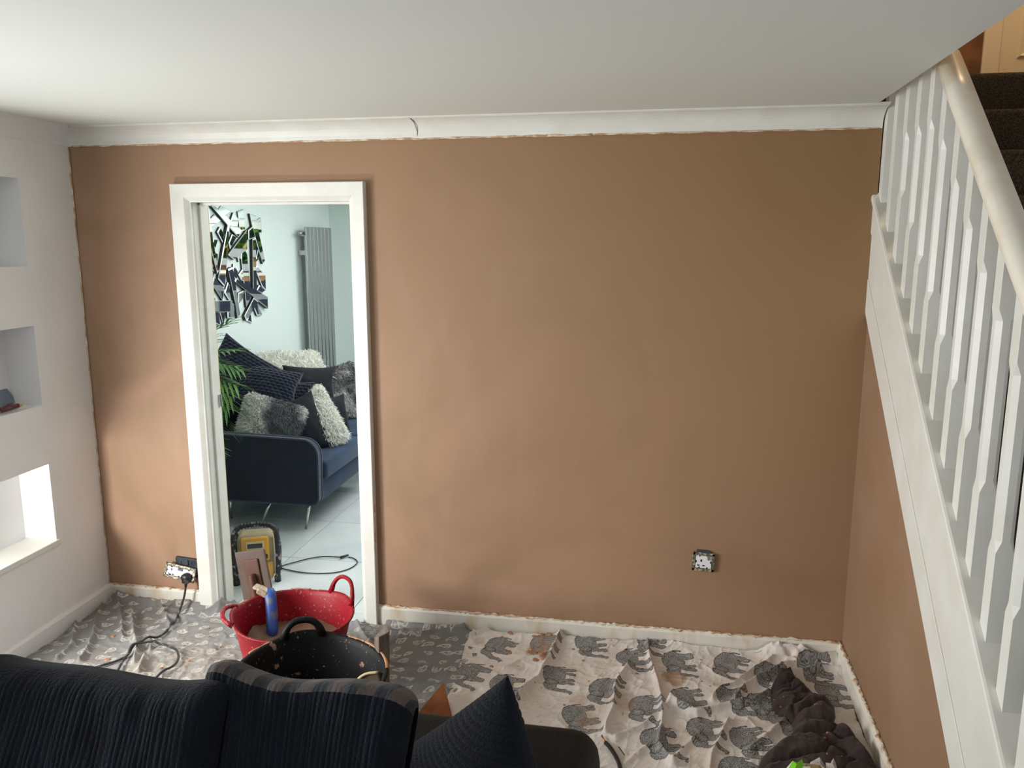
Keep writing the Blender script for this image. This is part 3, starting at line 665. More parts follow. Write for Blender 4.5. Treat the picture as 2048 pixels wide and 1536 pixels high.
def tub(name, label, cx, cy, rx, ry, rot, z0, hgt, tilt, m, hnd, plaster, smear_col):
    """flexible two-handled tub; hnd = list of (angle, radial lean, height, half width, thickness)"""
    t = thing(name, label, 'tub', (cx, cy, z0)); R = Matrix.Rotation(rot, 3, 'Z') @ Matrix.Rotation(tilt[0], 3, 'X') @ Matrix.Rotation(tilt[1], 3, 'Y'); o0 = Vector((cx, cy, z0))
    n = 72; prof = [(0, .0), (.66, 0), (.72, .012), (.80, .30), (.88, .62), (.965, .93), (1.0, .965), (1.025, .985), (1.03, 1.0), (1.005, 1.008), (.975, .99), (.945, .93), (.86, .62), (.78, .3), (.70, .04), (0, .03)]
    V = []; F = []
    for rr, zz in prof:
        for k in range(n):
            q = 2*math.pi*k/n
            lift = sum(.020*math.exp(-(((q-ha+math.pi) % (2*math.pi)-math.pi)/.42)**2) for ha, *_ in hnd)*max(0, zz-.6)/.4
            wob = 1+.012*math.sin(3*q+cx*5)*zz
            V.append(R @ Vector((rr*rx*wob*math.cos(q), rr*ry*wob*math.sin(q), zz*hgt+lift))+o0)
    for i in range(len(prof)-1):
        for k in range(n): F.append((i*n+k, i*n+(k+1) % n, (i+1)*n+(k+1) % n, (i+1)*n+k))
    mesh('body', V, F, m, t, True)
    for ha, lean, hh, hw, th in hnd:
        pts = []
        for k in range(17):
            s = k/16*2-1; a = ha+s*hw; up = (1-abs(s)**2.6)**.62 if abs(s) < 1 else 0
            pts.append(R @ Vector(((1.0*rx+lean*up)*math.cos(a), (1.0*ry+lean*up)*math.sin(a), hgt*.975+.012+hh*up))+o0)
        b = B(); b.tube(pts, [th*(1.5 if k in (0, 16) else 1.15 if k in (1, 15) else 1) for k in range(17)], 10); b.go('handle', m, t, True)
    if plaster:
        n2 = 60; V = []; F = []
        for i in range(14):
            for k in range(n2):
                q = 2*math.pi*k/n2; rr = i/13*.83; x_ = rr*rx*math.cos(q); y_ = rr*ry*math.sin(q)
                hz = hgt*plaster+.07*max(0, i/13-.45)*(fbm(np.array([q*1.7+3]), np.array([2.]), 4)[0])+.03*(fbm(np.array([x_*16]), np.array([y_*16]), 8)[0]-.5)
                V.append(R @ Vector((x_, y_, hz))+o0)
        for i in range(13):
            for k in range(n2): F.append((i*n2+k, i*n2+(k+1) % n2, (i+1)*n2+(k+1) % n2, (i+1)*n2+k))
        mesh('wet_plaster', V, F, m_wet, t, True)
    # caked patches on the rim
    rs = random.Random(int(cx*100))
    for q0, ln in smear_col:
        b = B(); pts = [R @ Vector((1.017*rx*math.cos(q0+ln*i/7), 1.017*ry*math.sin(q0+ln*i/7), hgt*1.002+.001*rs.random()))+o0 for i in range(8)]
        b.tube(pts, [.003+.004*rs.random() for _ in pts], 7); b.go('dried_plaster', m_crumb, t, True)
    return t
tub('flexible_tub', 'red flexible builders tub with wet plaster inside, in front of the doorway', 1.268, -.585, .240, .222, -.10, .018, .300, (0, .02), m_red,
    [(.98, .015, .085, .36, .0085), (3.62, .030, .018, .36, .0085)], .58, [(1.1, .5), (1.75, .35), (2.9, .5)])
tub('flexible_tub', 'black flexible tub with a raised handle standing between red tub and sofa', 1.535, -1.01, .262, .25, -.25, .012, .325, (0, .02), m_blk,
    [(2.32, .0, .062, .27, .0125), (5.1, .02, .05, .3, .0115)], .12, [(.55, .8), (1.35, .3), (2.45, .7), (1.9, .15)])
# blue handled brush hooked over the rim of the red tub
t = thing('bucket_brush', 'blue-handled bucket trowel hooked over the back rim of the red tub', 'trowel', (1.07, -.45, .30))
hp = curve([(1.098, -.430, .335), (1.115, -.455, .322), (1.135, -.490, .275), (1.152, -.525, .225), (1.163, -.550, .185)], 6)
b = B(); b.tube(hp, [.020]*3+[.0235]*(len(hp)-6)+[.021, .018, .012], 12, flat=.75); b.go('grip', mat('blue_rubber', L(40, 78, 160), .5, col2=L(96, 98, 110), ns=26, lo=.55, hi=.66), t, True)
b = B(); b.rbox((1.055, -.470, .322), (1.105, -.430, .352), .008, R=rotm(.45), c=(1.08, -.44, .335)); b.rbox((1.030, -.452, .338), (1.085, -.418, .352), .004, R=rotm(.35), c=(1.05, -.43, .34)); b.go('ferrule', mat('crusted_steel', L(150, 128, 104), .5, .4, col2=L(190, 176, 158), ns=30), t)
# plastering float leaning behind the red tub
t = thing('plastering_float', 'dusty brown plastering float standing behind the red tub in front of the radio', 'float', (.87, -.13, .05))
m_fl = mat('dusty_plastic', L(94, 80, 72), .7, col2=L(86, 66, 56), ns=9); m_fl2 = mat('rusty_brown_plastic', L(96, 62, 46), .65, col2=L(80, 54, 42), ns=10)
Rf = rotm(-.20, 'Y') @ rotm(-.10, 'X'); cf = (.875, -.13, .21)
b = B(); b.rbox((.797, -.140, .03), (.953, -.128, .375), .010, 2, Rf, cf); b.go('blade', m_fl, t, bev=0)
b = B(); b.rbox((.838, -.150, .04), (.915, -.139, .335), .006, 2, Rf, cf); b.go('spine', m_fl2, t)
b = B(); b.rbox((.870, -.185, .07), (.893, -.149, .270), .009, 3, Rf, cf); b.go('grip', m_fl2, t, True)
# timber batten and wooden trowel handle in the black tub
b = B(); Rb = rotm(.035, 'Y') @ rotm(.03, 'X')
b.m = 0; V = [Rb @ (Vector(v)-Vector((1.735, -.83, .2)))+Vector((1.735, -.83, .2)) for v in
 [(1.698, -.815, .03), (1.728, -.848, .03), (1.760, -.82, .03), (1.73, -.795, .03), (1.698, -.815, .375), (1.728, -.848, .40), (1.760, -.82, .408), (1.742, -.795, .432)]]
b.add(V, [(0, 3, 2, 1), (4, 5, 6, 7), (0, 1, 5, 4), (1, 2, 6, 5), (2, 3, 7, 6), (3, 0, 4, 7)])
tag(b.go('timber_batten', mat('weathered_timber', L(122, 110, 98), .8, col2=L(98, 84, 72), ns=7, nd=6, stretch=(14, 14, .8), bump=.3, bs=30), bev=.003), 'upright weathered wooden batten standing at the right rim of the black tub', 'batten')
t = thing('hand_trowel', 'wooden-handled trowel with a pale worn edge resting in the black tub beside the batten', 'trowel', (1.70, -.95, .20))
b = B(); Vp = [(-.055, -.09), (-.050, -.02), (-.035, .02), (-.005, .045), (.04, .055), (.05, .03), (.045, -.09)]
b.prism(Vp, (1.725, -.935, .262), (1, -.05, .05), (0, .12, 1), (0, -1, .1), 0, .022); b.go('grip', mat('worn_wood', L(110, 88, 62), .6, col2=L(80, 66, 46), ns=12), t, bev=.006)
b = B(); b.tube(curve([(1.668, -.958, .175), (1.674, -.958, .245), (1.690, -.955, .285), (1.72, -.952, .310), (1.764, -.95, .320)], 5), .0055, 6); b.go('edge', mat('pale_worn_wood', L(190, 170, 130), .6), t, True)
b = B(); b.tube([(1.685, -.965, .19), (1.75, -.972, .265)], .0018, 5); b.go('wire', m_steel, t)

# ---------------------------------------------------------------- sockets and cables
m_sock = mat('white_socket_plastic', L(236, 236, 238), .35); m_crust = mat('crusted_metal_plate', L(104, 98, 84), .5, .3, col2=L(200, 190, 164), ns=90, nd=2, lo=.5, hi=.62)
m_box = mat('dark_back_box', L(40, 46, 54), .6, .2, col2=L(74, 80, 88), ns=20)
def socket(name, label, c, wd, hg, rot, gangs, thick=.010, tilt=0):
    t = thing(name, label, 'socket', c); R = rotm(rot) @ rotm(tilt, 'X'); c = Vector(c)
    def bx(x0_, x1_, z0_, z1_, y0_, y1_, nm, m, par=t, bev=.0012):
        b = B(); b.box((c.x+x0_, c.y+y0_, c.z+z0_), (c.x+x1_, c.y+y1_, c.z+z1_), R, c); return b.go(nm, m, par, bev=bev)
    W, Hh = wd/2, hg/2
    b = B()
    for (a0, a1, e0, e1) in ((-W, W, Hh-.012, Hh), (-W, W, -Hh, -Hh+.012), (-W, -W+.012, -Hh, Hh), (W-.012, W, -Hh, Hh)): b.box((c.x+a0, c.y-thick, c.z+e0), (c.x+a1, c.y, c.z+e1), R, c)
    b.go('plate_frame', m_crust, t, bev=.0015)
    bx(-W+.010, W-.010, -Hh+.010, Hh-.010, -.004, 0, 'recess', m_box)
    # white module with notched edge
    P = []; w2, h2 = W-.014, Hh-.014
    def edge(p, q, n):
        for i in range(n):
            s0 = (i+.0)/n; s1 = (i+.38)/n; s2 = (i+.5)/n; s3 = (i+.62)/n
            nx, ny = -(q[1]-p[1]), q[0]-p[0]; ln = math.hypot(nx, ny); nx, ny = nx/ln*.005, ny/ln*.005
            for s, d in ((s0, 0), (s1, 0), (s1+.03/n, 1), (s3-.03/n, 1), (s3, 0)): P.append((p[0]+(q[0]-p[0])*s+nx*d, p[1]+(q[1]-p[1])*s+ny*d))
    edge((-w2, -h2), (w2, -h2), gangs+1); edge((w2, -h2), (w2, h2), 1); edge((w2, h2), (-w2, h2), gangs+1); edge((-w2, h2), (-w2, -h2), 1)
    b = B(); b.prism(P, c, R @ Vector((1, 0, 0)), R @ Vector((0, 0, 1)), R @ Vector((0, -1, 0)), .004, .0085); b.go('socket_module', m_sock, t)
    def holes(cx):
        for (a, e, ww, h_) in ((cx, .006, .006, .011), (cx-.011, -.016, .010, .005), (cx+.011, -.016, .010, .005)):
            b = B(); b.box((c.x+a-ww/2, c.y-.0095, c.z+e-h_/2), (c.x+a+ww/2, c.y-.0083, c.z+e+h_/2), R, c); b.go('pin_hole', m_black, t)
    if gangs == 1:
        holes(-.010); bx(.016, .028, .010, .030, -.0105, -.008, 'switch', mat('dusty_switch', L(120, 122, 120), .4), bev=.001)
    else:
        holes(-.043); bx(-.012, .001, .008, .026, -.0105, -.008, 'switch', mat('dark_switch', L(72, 74, 76), .4), bev=.001); bx(.003, .015, .008, .026, -.0105, -.008, 'switch', MT['dark_switch'], bev=.001)
    return t, R
b = B(); b.rbox((2.886, -.008, .455), (2.938, .001, .474), .003); b.rbox((2.928, -.010, .462), (2.947, .0, .470), .002)
t1, _ = socket('wall_socket', 'single white wall socket with crusted metal plate low on the brown wall', (2.9165, -.003, .4215), .094, .084, .035, 1)
b.go('back_box', m_box, t1)
c2 = (.424, -.038, .197)
t2, R2 = socket('wall_socket', 'double socket hanging loose from its black box beside the door frame', c2, .163, .070, .165, 2, tilt=-.25)
b = B(); b.rbox((.383, -.016, .165), (.523, .0, .262), .006, R=rotm(.07)); 
for px_ in (.415, .440, .470, .505): b.rbox((px_-.004, -.019, .232), (px_+.004, -.014, .246), .001)
b.rbox((.436, -.022, .225), (.458, -.012, .256), .006); b.go('back_box', m_box, t2)
# plug and mains lead
cab = thing('power_cable', 'dusty black power lead plugged into the hanging double socket and looped on the grey sheet', 'cable', (.46, -.05, .15))
m_cab = mat('dusty_black_rubber', L(44, 46, 50), .6, col2=L(120, 116, 110), ns=45, lo=.55, hi=.68)
pc = Vector((.466, -.062, .182))
b = B(); b.lathe([(0, .016), (.017, .015), (.024, .006), (.0255, -.008), (.024, -.018)], pc, 20, 1, .8, R=Matrix.Rotation(math.pi/2, 3, 'X')); b.rbox((pc.x-.018, pc.y-.012, pc.z-.028), (pc.x+.018, pc.y+.014, pc.z-.006), .006); b.go('plug', mat('black_plug', L(34, 36, 40), .4, col2=L(90, 92, 96), ns=40, lo=.55, hi=.65), cab, True)
b = B(); b.tube([(pc.x, pc.y, pc.z-.018), (pc.x-.002, pc.y-.002, pc.z-.048)], [.009, .0055], 10); b.go('strain_relief', m_black, cab, True)
def dense(P): return [(a.x, a.y) for a in curve([(p[0], p[1], 0) for p in P], 3)]
g2 = [(0.405, 0.002), (0.478, -0.185), (0.501, -0.319), (0.470, -0.431), (0.448, -0.549), (0.393, -0.629), (0.348, -0.700)]
def top2(a, e_): return max(top(a+i*.012, e_+j*.012) for i in (-1, 0, 1) for j in (-1, 0, 1))
pts = [(pc.x-.002, pc.y-.002, pc.z-.045), (pc.x-.010, -.070, .09), (pc.x-.020, -.085, .045)]+[(a, min(b_, -.06), top2(a, b_)+.008) for a, b_ in dense(g2[1:])]
b = B(); b.tube(curve(pts, 8), .0052, 8); b.go('lead', m_cab, cab, True)
lp2 = [(0.546, -0.808), (0.534, -0.718), (0.500, -0.630), (0.461, -0.516), (0.481, -0.447), (0.548, -0.413), (0.624, -0.436), (0.690, -0.494), (0.712, -0.561), (0.702, -0.607), (0.697, -0.708)]
cab2 = B(); cab2.tube(curve([(a, b_, top2(a, b_)+.012) for a, b_ in dense(lp2)], 3), .0050, 8); cab2.go('lead_loop', m_cab, cab, True)
# cut cable end by the sofa
t = thing('cable_offcut', 'short thick black cable with bare copper end beside the black sofa', 'cable', (*[(2.537, -0.760)][0], .02))
pp = [(a, b_, top(a, b_)+.012) for a, b_ in [(2.547, -0.779), (2.566, -0.808), (2.586, -0.846), (2.599, -0.885), (2.612, -0.951)]]
b = B(); b.tube(curve(pp, 6), .0075, 10); b.go('sheath', m_black, t, True)
a0 = [(2.531, -0.750)][0]
b = B(); b.tube([(a0[0], a0[1], top(*a0)+.014), pp[0]], .0035, 8); b.go('copper_core', mat('copper', L(200, 120, 90), .35, .8), t, True)
b = B(); b.tube([(pp[1][0]+.028, pp[1][1]+.012, top(pp[1][0], pp[1][1])+.012), (pp[2][0]+.03, pp[2][1]+.012, top(pp[2][0], pp[2][1])+.012)], .002, 6); b.go('earth_wire', m_black, t, True)
# packet and paper scraps on the brown cloth
pk = [(3.133, -0.948), (3.158, -0.915), (3.196, -0.893), (3.244, -0.913), (3.272, -0.943), (3.220, -1.038), (3.113, -1.057)]
t = thing('snack_packet', 'white and bright green crumpled packet at the edge of the brown cloth', 'packet', (pk[0][0], pk[0][1], .12))
cx_, cy_ = sum(p[0] for p in pk)/7, sum(p[1] for p in pk)/7
def ppoly(P, z0, z1, m, nm, par):
    b = B(); n = len(P); c = Vector((sum(p[0] for p in P)/n, sum(p[1] for p in P)/n, z1))
    V = [(a, e_, z0+.01*math.sin(i*2.3)) for i, (a, e_) in enumerate(P)]+[(a, e_, z0-.006+.01*math.sin(i*2.3)) for i, (a, e_) in enumerate(P)]+[tuple(c), (c.x, c.y, z0-.02)]
    b.add(V, [(i, (i+1) % n, 2*n) for i in range(n)]+[(n+(i+1) % n, n+i, 2*n+1) for i in range(n)]+[(i, n+i, n+(i+1) % n, (i+1) % n) for i in range(n)])
    return b.go(nm, m, par, bev=0)
ppoly(pk, .118, .140, mat('glossy_white_film', L(245, 246, 240), .25), 'film', t)
ppoly([(3.141, -0.960), (3.156, -0.935), (3.175, -0.916), (3.188, -0.919), (3.189, -0.949), (3.164, -1.015), (3.130, -1.044)], .134, .150, mat('bright_green_print', L(120, 214, 40), .3), 'green_print', t)
ppoly([(3.197, -0.930), (3.239, -0.938), (3.257, -0.962), (3.221, -1.028), (3.183, -1.035)], .132, .140, mat('kraft_print', L(150, 128, 88), .4), 'kraft_print', t)
m_paper = mat('grey_tissue', L(196, 192, 188), .9, col2=L(160, 156, 152), ns=40)
for P in ([(3.220, -0.885), (3.255, -0.861), (3.272, -0.894), (3.259, -0.934), (3.240, -0.937)], [(3.283, -0.882), (3.299, -0.858), (3.307, -0.867), (3.300, -0.899), (3.297, -0.930), (3.262, -0.941), (3.268, -0.890)]):
    a, e_ = P[0]; o = ppoly(P, .108, .120, m_paper, 'paper_scrap', None); tag(o, 'larger grey torn paper scrap on the brown cloth beside the green packet' if P[0][0] < [(3.259, -0.878)][0][0] else 'smaller pale paper scrap on the brown cloth, farther from the green packet', 'paper', 'paper scraps on the brown cloth')
# --- items in the middle niche
t = thing('paint_brush', 'paint brush with maroon handle and yellow tip lying in the middle wall niche', 'brush', (-.08, -.47, 1.09))
def NP(px_, py_, zz): return (px_, py_, zz)
q0 = [(-0.020, -0.414), (-0.019, -0.436), (-0.020, -0.478), (-0.013, -0.539), (-0.031, -0.621)]
b = B(); b.tube([(a, e_, 1.097) for a, e_ in q0[1:4]], [.010, .013, .011], 10); b.go('handle', mat('maroon_lacquer', L(92, 44, 50), .35), t, True)
b = B(); b.tube([(q0[0][0], q0[0][1], 1.096), (q0[1][0], q0[1][1], 1.097)], [.006, .0105], 10); b.go('tip', mat('yellow_lacquer', L(200, 170, 100), .4), t, True)
b = B(); b.tube([(q0[3][0], q0[3][1], 1.097), (q0[4][0], q0[4][1], 1.097)], [.010, .018], 10); b.go('ferrule', m_steel, t, True)
t = thing('sanding_plate', 'grey plastic sanding plate leaning at the back of the middle wall niche', 'sanding plate', (-.14, -.5, 1.08))
sp = [(-0.462, 1.151), (-0.348, 1.152), (-0.313, 1.082), (-0.470, 1.100)]
b = B(); P4 = [Vector((-.146+.018*(i > 1), a, max(c_, 1.083))) for i, (a, c_) in enumerate(sp)]
nrm = (P4[1]-P4[0]).cross(P4[2]-P4[1]).normalized()*.006
b.add([*P4, *[p+nrm for p in P4]], [(0, 1, 2, 3), (7, 6, 5, 4), (0, 4, 5, 1), (1, 5, 6, 2), (2, 6, 7, 3), (3, 7, 4, 0)]); b.go('plate', mat('slate_plastic', L(118, 130, 140), .5), t, bev=.001)
SH = [[(1.565,2.045),(1.66,2.025),(1.694,1.79),(1.73,1.586),(1.714,1.574),(1.611,1.862)],[(1.695,2.03),(1.73,2.034),(2.084,1.868),(2.019,1.822),(1.889,1.903)],[(1.791,1.997),(1.844,2.038),(1.967,2.006),(1.877,1.96)],[(1.678,1.939),(1.747,1.977),(1.819,1.936),(1.682,1.882)],[(1.943,1.936),(1.989,1.998),(2.061,1.952),(2.034,1.89)],[(2.061,2.007),(2.15,2.027),(2.156,1.872),(2.08,1.868)],[(2.219,1.997),(2.309,1.986),(2.341,1.868),(2.414,1.64),(2.378,1.624),(2.255,1.87)],[(2.333,1.949),(2.409,1.974),(2.41,1.855),(2.339,1.851)],[(1.864,1.702),(2.166,1.879),(2.16,1.737),(1.948,1.665)],[(2.173,1.876),(2.243,1.907),(2.275,1.823),(2.171,1.806)],[(1.807,1.74),(1.887,1.913),(1.908,1.91),(1.878,1.765),(1.793,1.482),(1.721,1.536)],[(1.755,1.858),(1.796,1.894),(1.85,1.84),(1.822,1.784)],[(1.579,1.874),(1.609,1.865),(1.57,1.646),(1.564,1.802)],[(1.599,1.784),(1.639,1.766),(1.635,1.733),(1.585,1.748)],[(1.572,1.64),(1.633,1.724),(1.66,1.705),(1.582,1.631)],[(1.576,1.604),(1.671,1.656),(1.691,1.625),(1.578,1.552)],[(1.569,1.44),(1.661,1.619),(1.684,1.6),(1.604,1.398),(1.576,1.4)],[(1.647,1.506),(1.671,1.557),(1.803,1.463),(1.769,1.386)],[(1.845,1.601),(1.91,1.615),(1.99,1.26),(1.949,1.247),(1.924,1.364)],[(1.942,1.513),(1.957,1.532),(2.408,1.367),(2.402,1.279),(2.264,1.346)],[(2.227,1.813),(2.271,1.82),(2.256,1.36),(2.197,1.378)],[(2.089,1.77),(2.16,1.71),(2.176,1.38),(2.091,1.312),(2.067,1.672)],[(2.259,1.6),(2.296,1.613),(2.417,1.532),(2.403,1.417),(2.35,1.452)],[(2.263,1.641),(2.325,1.735),(2.344,1.673),(2.285,1.639)],[(2.043,1.255),(2.19,1.379),(2.257,1.343),(2.066,1.216)],[(2.1,1.213),(2.164,1.282),(2.174,1.188)],[(2.203,1.309),(2.253,1.336),(2.34,1.235),(2.251,1.236)],[(1.57,1.398),(1.893,1.377),(1.862,1.299),(1.578,1.332)],[(1.63,1.33),(1.724,1.313),(1.73,1.214),(1.626,1.25)],[(1.73,1.313),(1.815,1.302),(1.772,1.21)],[(1.821,1.301),(1.893,1.373),(1.935,1.344),(1.917,1.25),(1.822,1.259)],[(1.984,1.426),(2.072,1.44),(2.066,1.387),(1.98,1.341)],[(2.26,1.429),(2.308,1.468),(2.406,1.42),(2.344,1.4)],[(1.806,1.437),(1.859,1.511),(1.887,1.484),(1.862,1.382)],[(1.905,1.784),(1.957,1.847),(2.02,1.829),(1.919,1.739)],[(1.703,1.815),(1.767,1.809),(1.723,1.741),(1.685,1.766)],[(1.933,1.546),(1.951,1.636),(2.016,1.582),(1.995,1.517)],[(2.013,1.556),(2.092,1.605),(2.119,1.491),(2.048,1.515)],[(1.704,1.729),(1.756,1.716),(1.737,1.642),(1.703,1.655)],[(1.642,1.559),(1.644,1.435),(1.679,1.392),(1.622,1.399)],[(2.006,1.712),(2.078,1.764),(2.068,1.679),(2.024,1.647)],[(1.526,1.802),(1.563,1.79),(1.56,1.562),(1.514,1.624)],[(1.492,1.535),(1.572,1.55),(1.565,1.404),(1.491,1.397)],[(1.51,2.025),(1.562,2.042),(1.574,1.88),(1.511,1.861)]]
# ---------------------------------------------------------------- tiled room: mirror, radiator, sofa, cushions, palm, radio
m_mir = mat('mirror_glass', L(236, 242, 240), .02, 1); m_bev = mat('mirror_bevel', L(240, 246, 246), .22, .6); m_side = mat('black_shard_side', L(18, 20, 22), .5)
mt_ = thing('wall_mirror', 'shattered-style mirror of angular glass shards on the pale mint wall', 'mirror', (-.31, 2.0, 1.62))
rs = random.Random(3); ordr = {1: .036, 19: .04, 9: .036, 8: .030, 20: .034, 24: .040, 27: .034, 10: .034, 0: .030, 18: .036, 6: .030}
for i, P in enumerate(SH):
    n = len(P); cy = sum(p[0] for p in P)/n; cz = sum(p[1] for p in P)/n; d = ordr.get(i, .012+.014*rs.random())*.68
    ty, tz = rs.uniform(-.035, .035), rs.uniform(-.02, .02)
    b = B(); X0 = -.318
    fx = lambda y, z: -.315+d+(y-cy)*ty+(z-cz)*tz
    outp = [(fx(y, z)-.004, y, z) for y, z in P]; inn = []
    for y, z in P:
        dy, dz = cy-y, cz-z; l = math.hypot(dy, dz); k = min(.011, l*.3)/l; inn.append((fx(y, z), y+dy*k, z+dz*k))
    bk = [(X0, y, z) for y, z in P]
    V = outp+inn+bk
    b.add(V, [tuple(range(n, 2*n))]); b.M[-1] = 0; b.m = 1
    k0 = len(b.F); base_i = 0
    for q in range(n): b.F.append((q, (q+1) % n, n+(q+1) % n, n+q)); b.M.append(1)
    for q in range(n): b.F.append((2*n+q, 2*n+(q+1) % n, (q+1) % n, q)); b.M.append(2)
    b.F.append(tuple(range(2*n, 3*n))); b.M.append(2)
    b.go('mirror_shard', [m_mir, m_bev, m_side], mt_)
# radiator
rd = thing('radiator', 'tall vertical satin steel radiator of seven flat bars behind the navy sofa', 'radiator', (-.27, 3.27, .1))
ya, yb = 3.02, 3.56; pw = (yb-ya)/7
for i in range(7):
    b = B(); b.rbox((-.246, ya+i*pw+.004, .10), (-.222, ya+(i+1)*pw-.004, 1.915), .006, 2); b.go('bar', m_chrome, rd)
b = B(); b.box((-.275, ya+.01, .13), (-.247, yb-.01, .17)); b.box((-.275, ya+.01, 1.84), (-.247, yb-.01, 1.88)); b.go('header', m_chrome, rd)
b = B(); b.tube([(-.262, ya+.01, 1.862), (-.262, ya-.035, 1.862)], .013, 10); b.tube([(-.262, ya-.035, 1.862), (-.262, ya-.05, 1.862)], .018, 10); b.go('end_cap', m_chrome, rd, True)
for yv in (ya+.04, yb-.04):
    for zv in (.3, 1.7):
        b = B(); b.box((-.318, yv-.012, zv-.02), (-.247, yv+.012, zv+.02)); b.go('bracket', m_chrome, rd)
b = B(); b.tube([(-.262, ya+.03, .14), (-.262, ya+.03, .0)], .008, 8); b.go('pipe', m_chrome, rd)
# navy velvet sofa
def velvet(nm, c, c2, sh=.6): return mat(nm, c, .75, col2=c2, ns=7, nd=3, sheen=sh, bump=.06, bs=90, spec=.25)
m_nv = velvet('navy_velvet', L(15, 21, 36), L(18, 27, 46), .3); m_nvs = velvet('navy_velvet_seat', L(12, 32, 58), L(20, 48, 78), .15); m_pipe = velvet('navy_piping', L(34, 46, 68), L(40, 56, 80), .3)
sf = thing('sofa', 'navy velvet two-seat sofa on slim chrome legs seen through the doorway', 'sofa', (.2, 1.8, 0))
Y0, Y1, BX, FX = 1.05, 2.52, -.25, .675
def armprof():
    P = []; z0, z1 = .185, .600
    for (cx, cz, r_, a0, a1) in ((FX-.10, z1-.10, .10, 90, 0), (FX-.055, z0+.05, .05, 0, -90)):
        for k in range(7):
            q = math.radians(a0+(a1-a0)*k/6); P.append((cx+r_*math.cos(q), cz+r_*math.sin(q)))
    return [(BX, z1+.02)]+P+[(BX, z0)]
for y0_, nm in ((Y0, 'arm'), (Y1-.06, 'arm')):
    b = B(); b.prism(armprof(), (0, y0_, 0), (1, 0, 0), (0, 0, 1), (0, 1, 0), 0, .06); o = b.go(nm, m_nv, sf, bev=.012, seg=3)
    for yy_ in (y0_+.004, y0_+.056):
        b = B(); b.tube([(p[0], yy_, p[1]) for p in armprof()[:-1]]+[(BX, yy_, .185)], .0062, 6); b.go('piping', m_pipe, o, True)
b = B(); b.rbox((BX, Y0+.055, .185), (FX-.020, Y1-.055, .335), .015); b.go('base', m_nvs, sf, True)
ym = (Y0+Y1)/2
for a, c_ in ((Y0+.062, ym-.004), (ym+.004, Y1-.062)):
    b = B(); b.rbox((BX+.16, a, .325), (FX+.025, c_, .455), .035, 4); b.go('seat_cushion', m_nvs, sf, True)
b = B(); b.rbox((BX, Y0+.02, .19), (BX+.18, Y1-.02, .80), .05, 4, R=None); b.go('backrest', m_nv, sf, True)
for (xx, yy_, dx, dy) in ((.545, 1.12, .035, 0), (-.02, 1.22, -.02, .02), (.60, 2.36, .03, .03), (.235, 1.13, .06, .06), (.0, 2.4, -.02, .02)):
    b = B(); b.tube([(xx, yy_, .0), (xx+dx, yy_+dy, .19)], [.0075, .011], 10); b.go('leg', m_steel, sf, True)

def frame(N, up=(0, 0, 1), roll=0):
    N = Vector(N).normalized(); U = Vector(up).cross(N).normalized(); Vv = N.cross(U).normalized()
    c, s = math.cos(roll), math.sin(roll); return U*c+Vv*s, -U*s+Vv*c, N
def pillow_geo(c, N, a, bb, t, roll=0, n=44, up=(0, 0, 1), pinch=.10, knit=0, seed=0, sag=0):
    U, W, N = frame(N, up, roll); s = np.linspace(-1, 1, n); s = np.sin(s*math.pi/2); u_, v = np.meshgrid(s, s, indexing='ij')
    th = t*np.clip((1-u_**2)*(1-v**2), 0, 1)**.42
    x = a*u_*(1-pinch*(1-v*v)); y = bb*v*(1-pinch*(1-u_*u_))
    wr = .10*t*(fbm(u_*2.5+seed, v*2.5+3, seed)-.5)*2
    dd = wr
    if knit:
        dd = dd+knit*(np.abs(np.sin(x*math.pi/.034+np.where(np.mod(np.floor(y/.022), 2) > 0, math.pi/2, 0)))*np.abs(np.sin(y*math.pi/.022)))**.6
    V = []
    for sg in (1, -1):
        zz = sg*(th+dd*(th > 0)*np.clip(th/t*3, 0, 1)); P = np.array(c)[None, None]+x[..., None]*np.array(U)+y[..., None]*np.array(W)+zz[..., None]*np.array(N)
        P[..., 2] -= sag*(1-u_**2)*(1-v**2)
        V.append(P.reshape(-1, 3))
    F = gridfaces(n, n); F2 = F[:, ::-1]+n*n
    return np.concatenate(V), np.concatenate([F, F2]), (U, W, N)
def weld(o):
    bm = bmesh.new(); bm.from_mesh(o.data); bmesh.ops.remove_doubles(bm, verts=bm.verts[:], dist=1e-5); bmesh.ops.recalc_face_normals(bm, faces=bm.faces[:]); bm.to_mesh(o.data); bm.free()
    o.data.polygons.foreach_set('use_smooth', np.ones(len(o.data.polygons), bool))
def cushion(label, c, N, a, bb, t, m, group=None, **k):
    V, F, fr = pillow_geo(c, N, a, bb, t, **k); o = thing('cushion', label, 'cushion', c, group); b = mesh('cover', V, F, m, o, True); weld(b); return o, b, V, F, fr
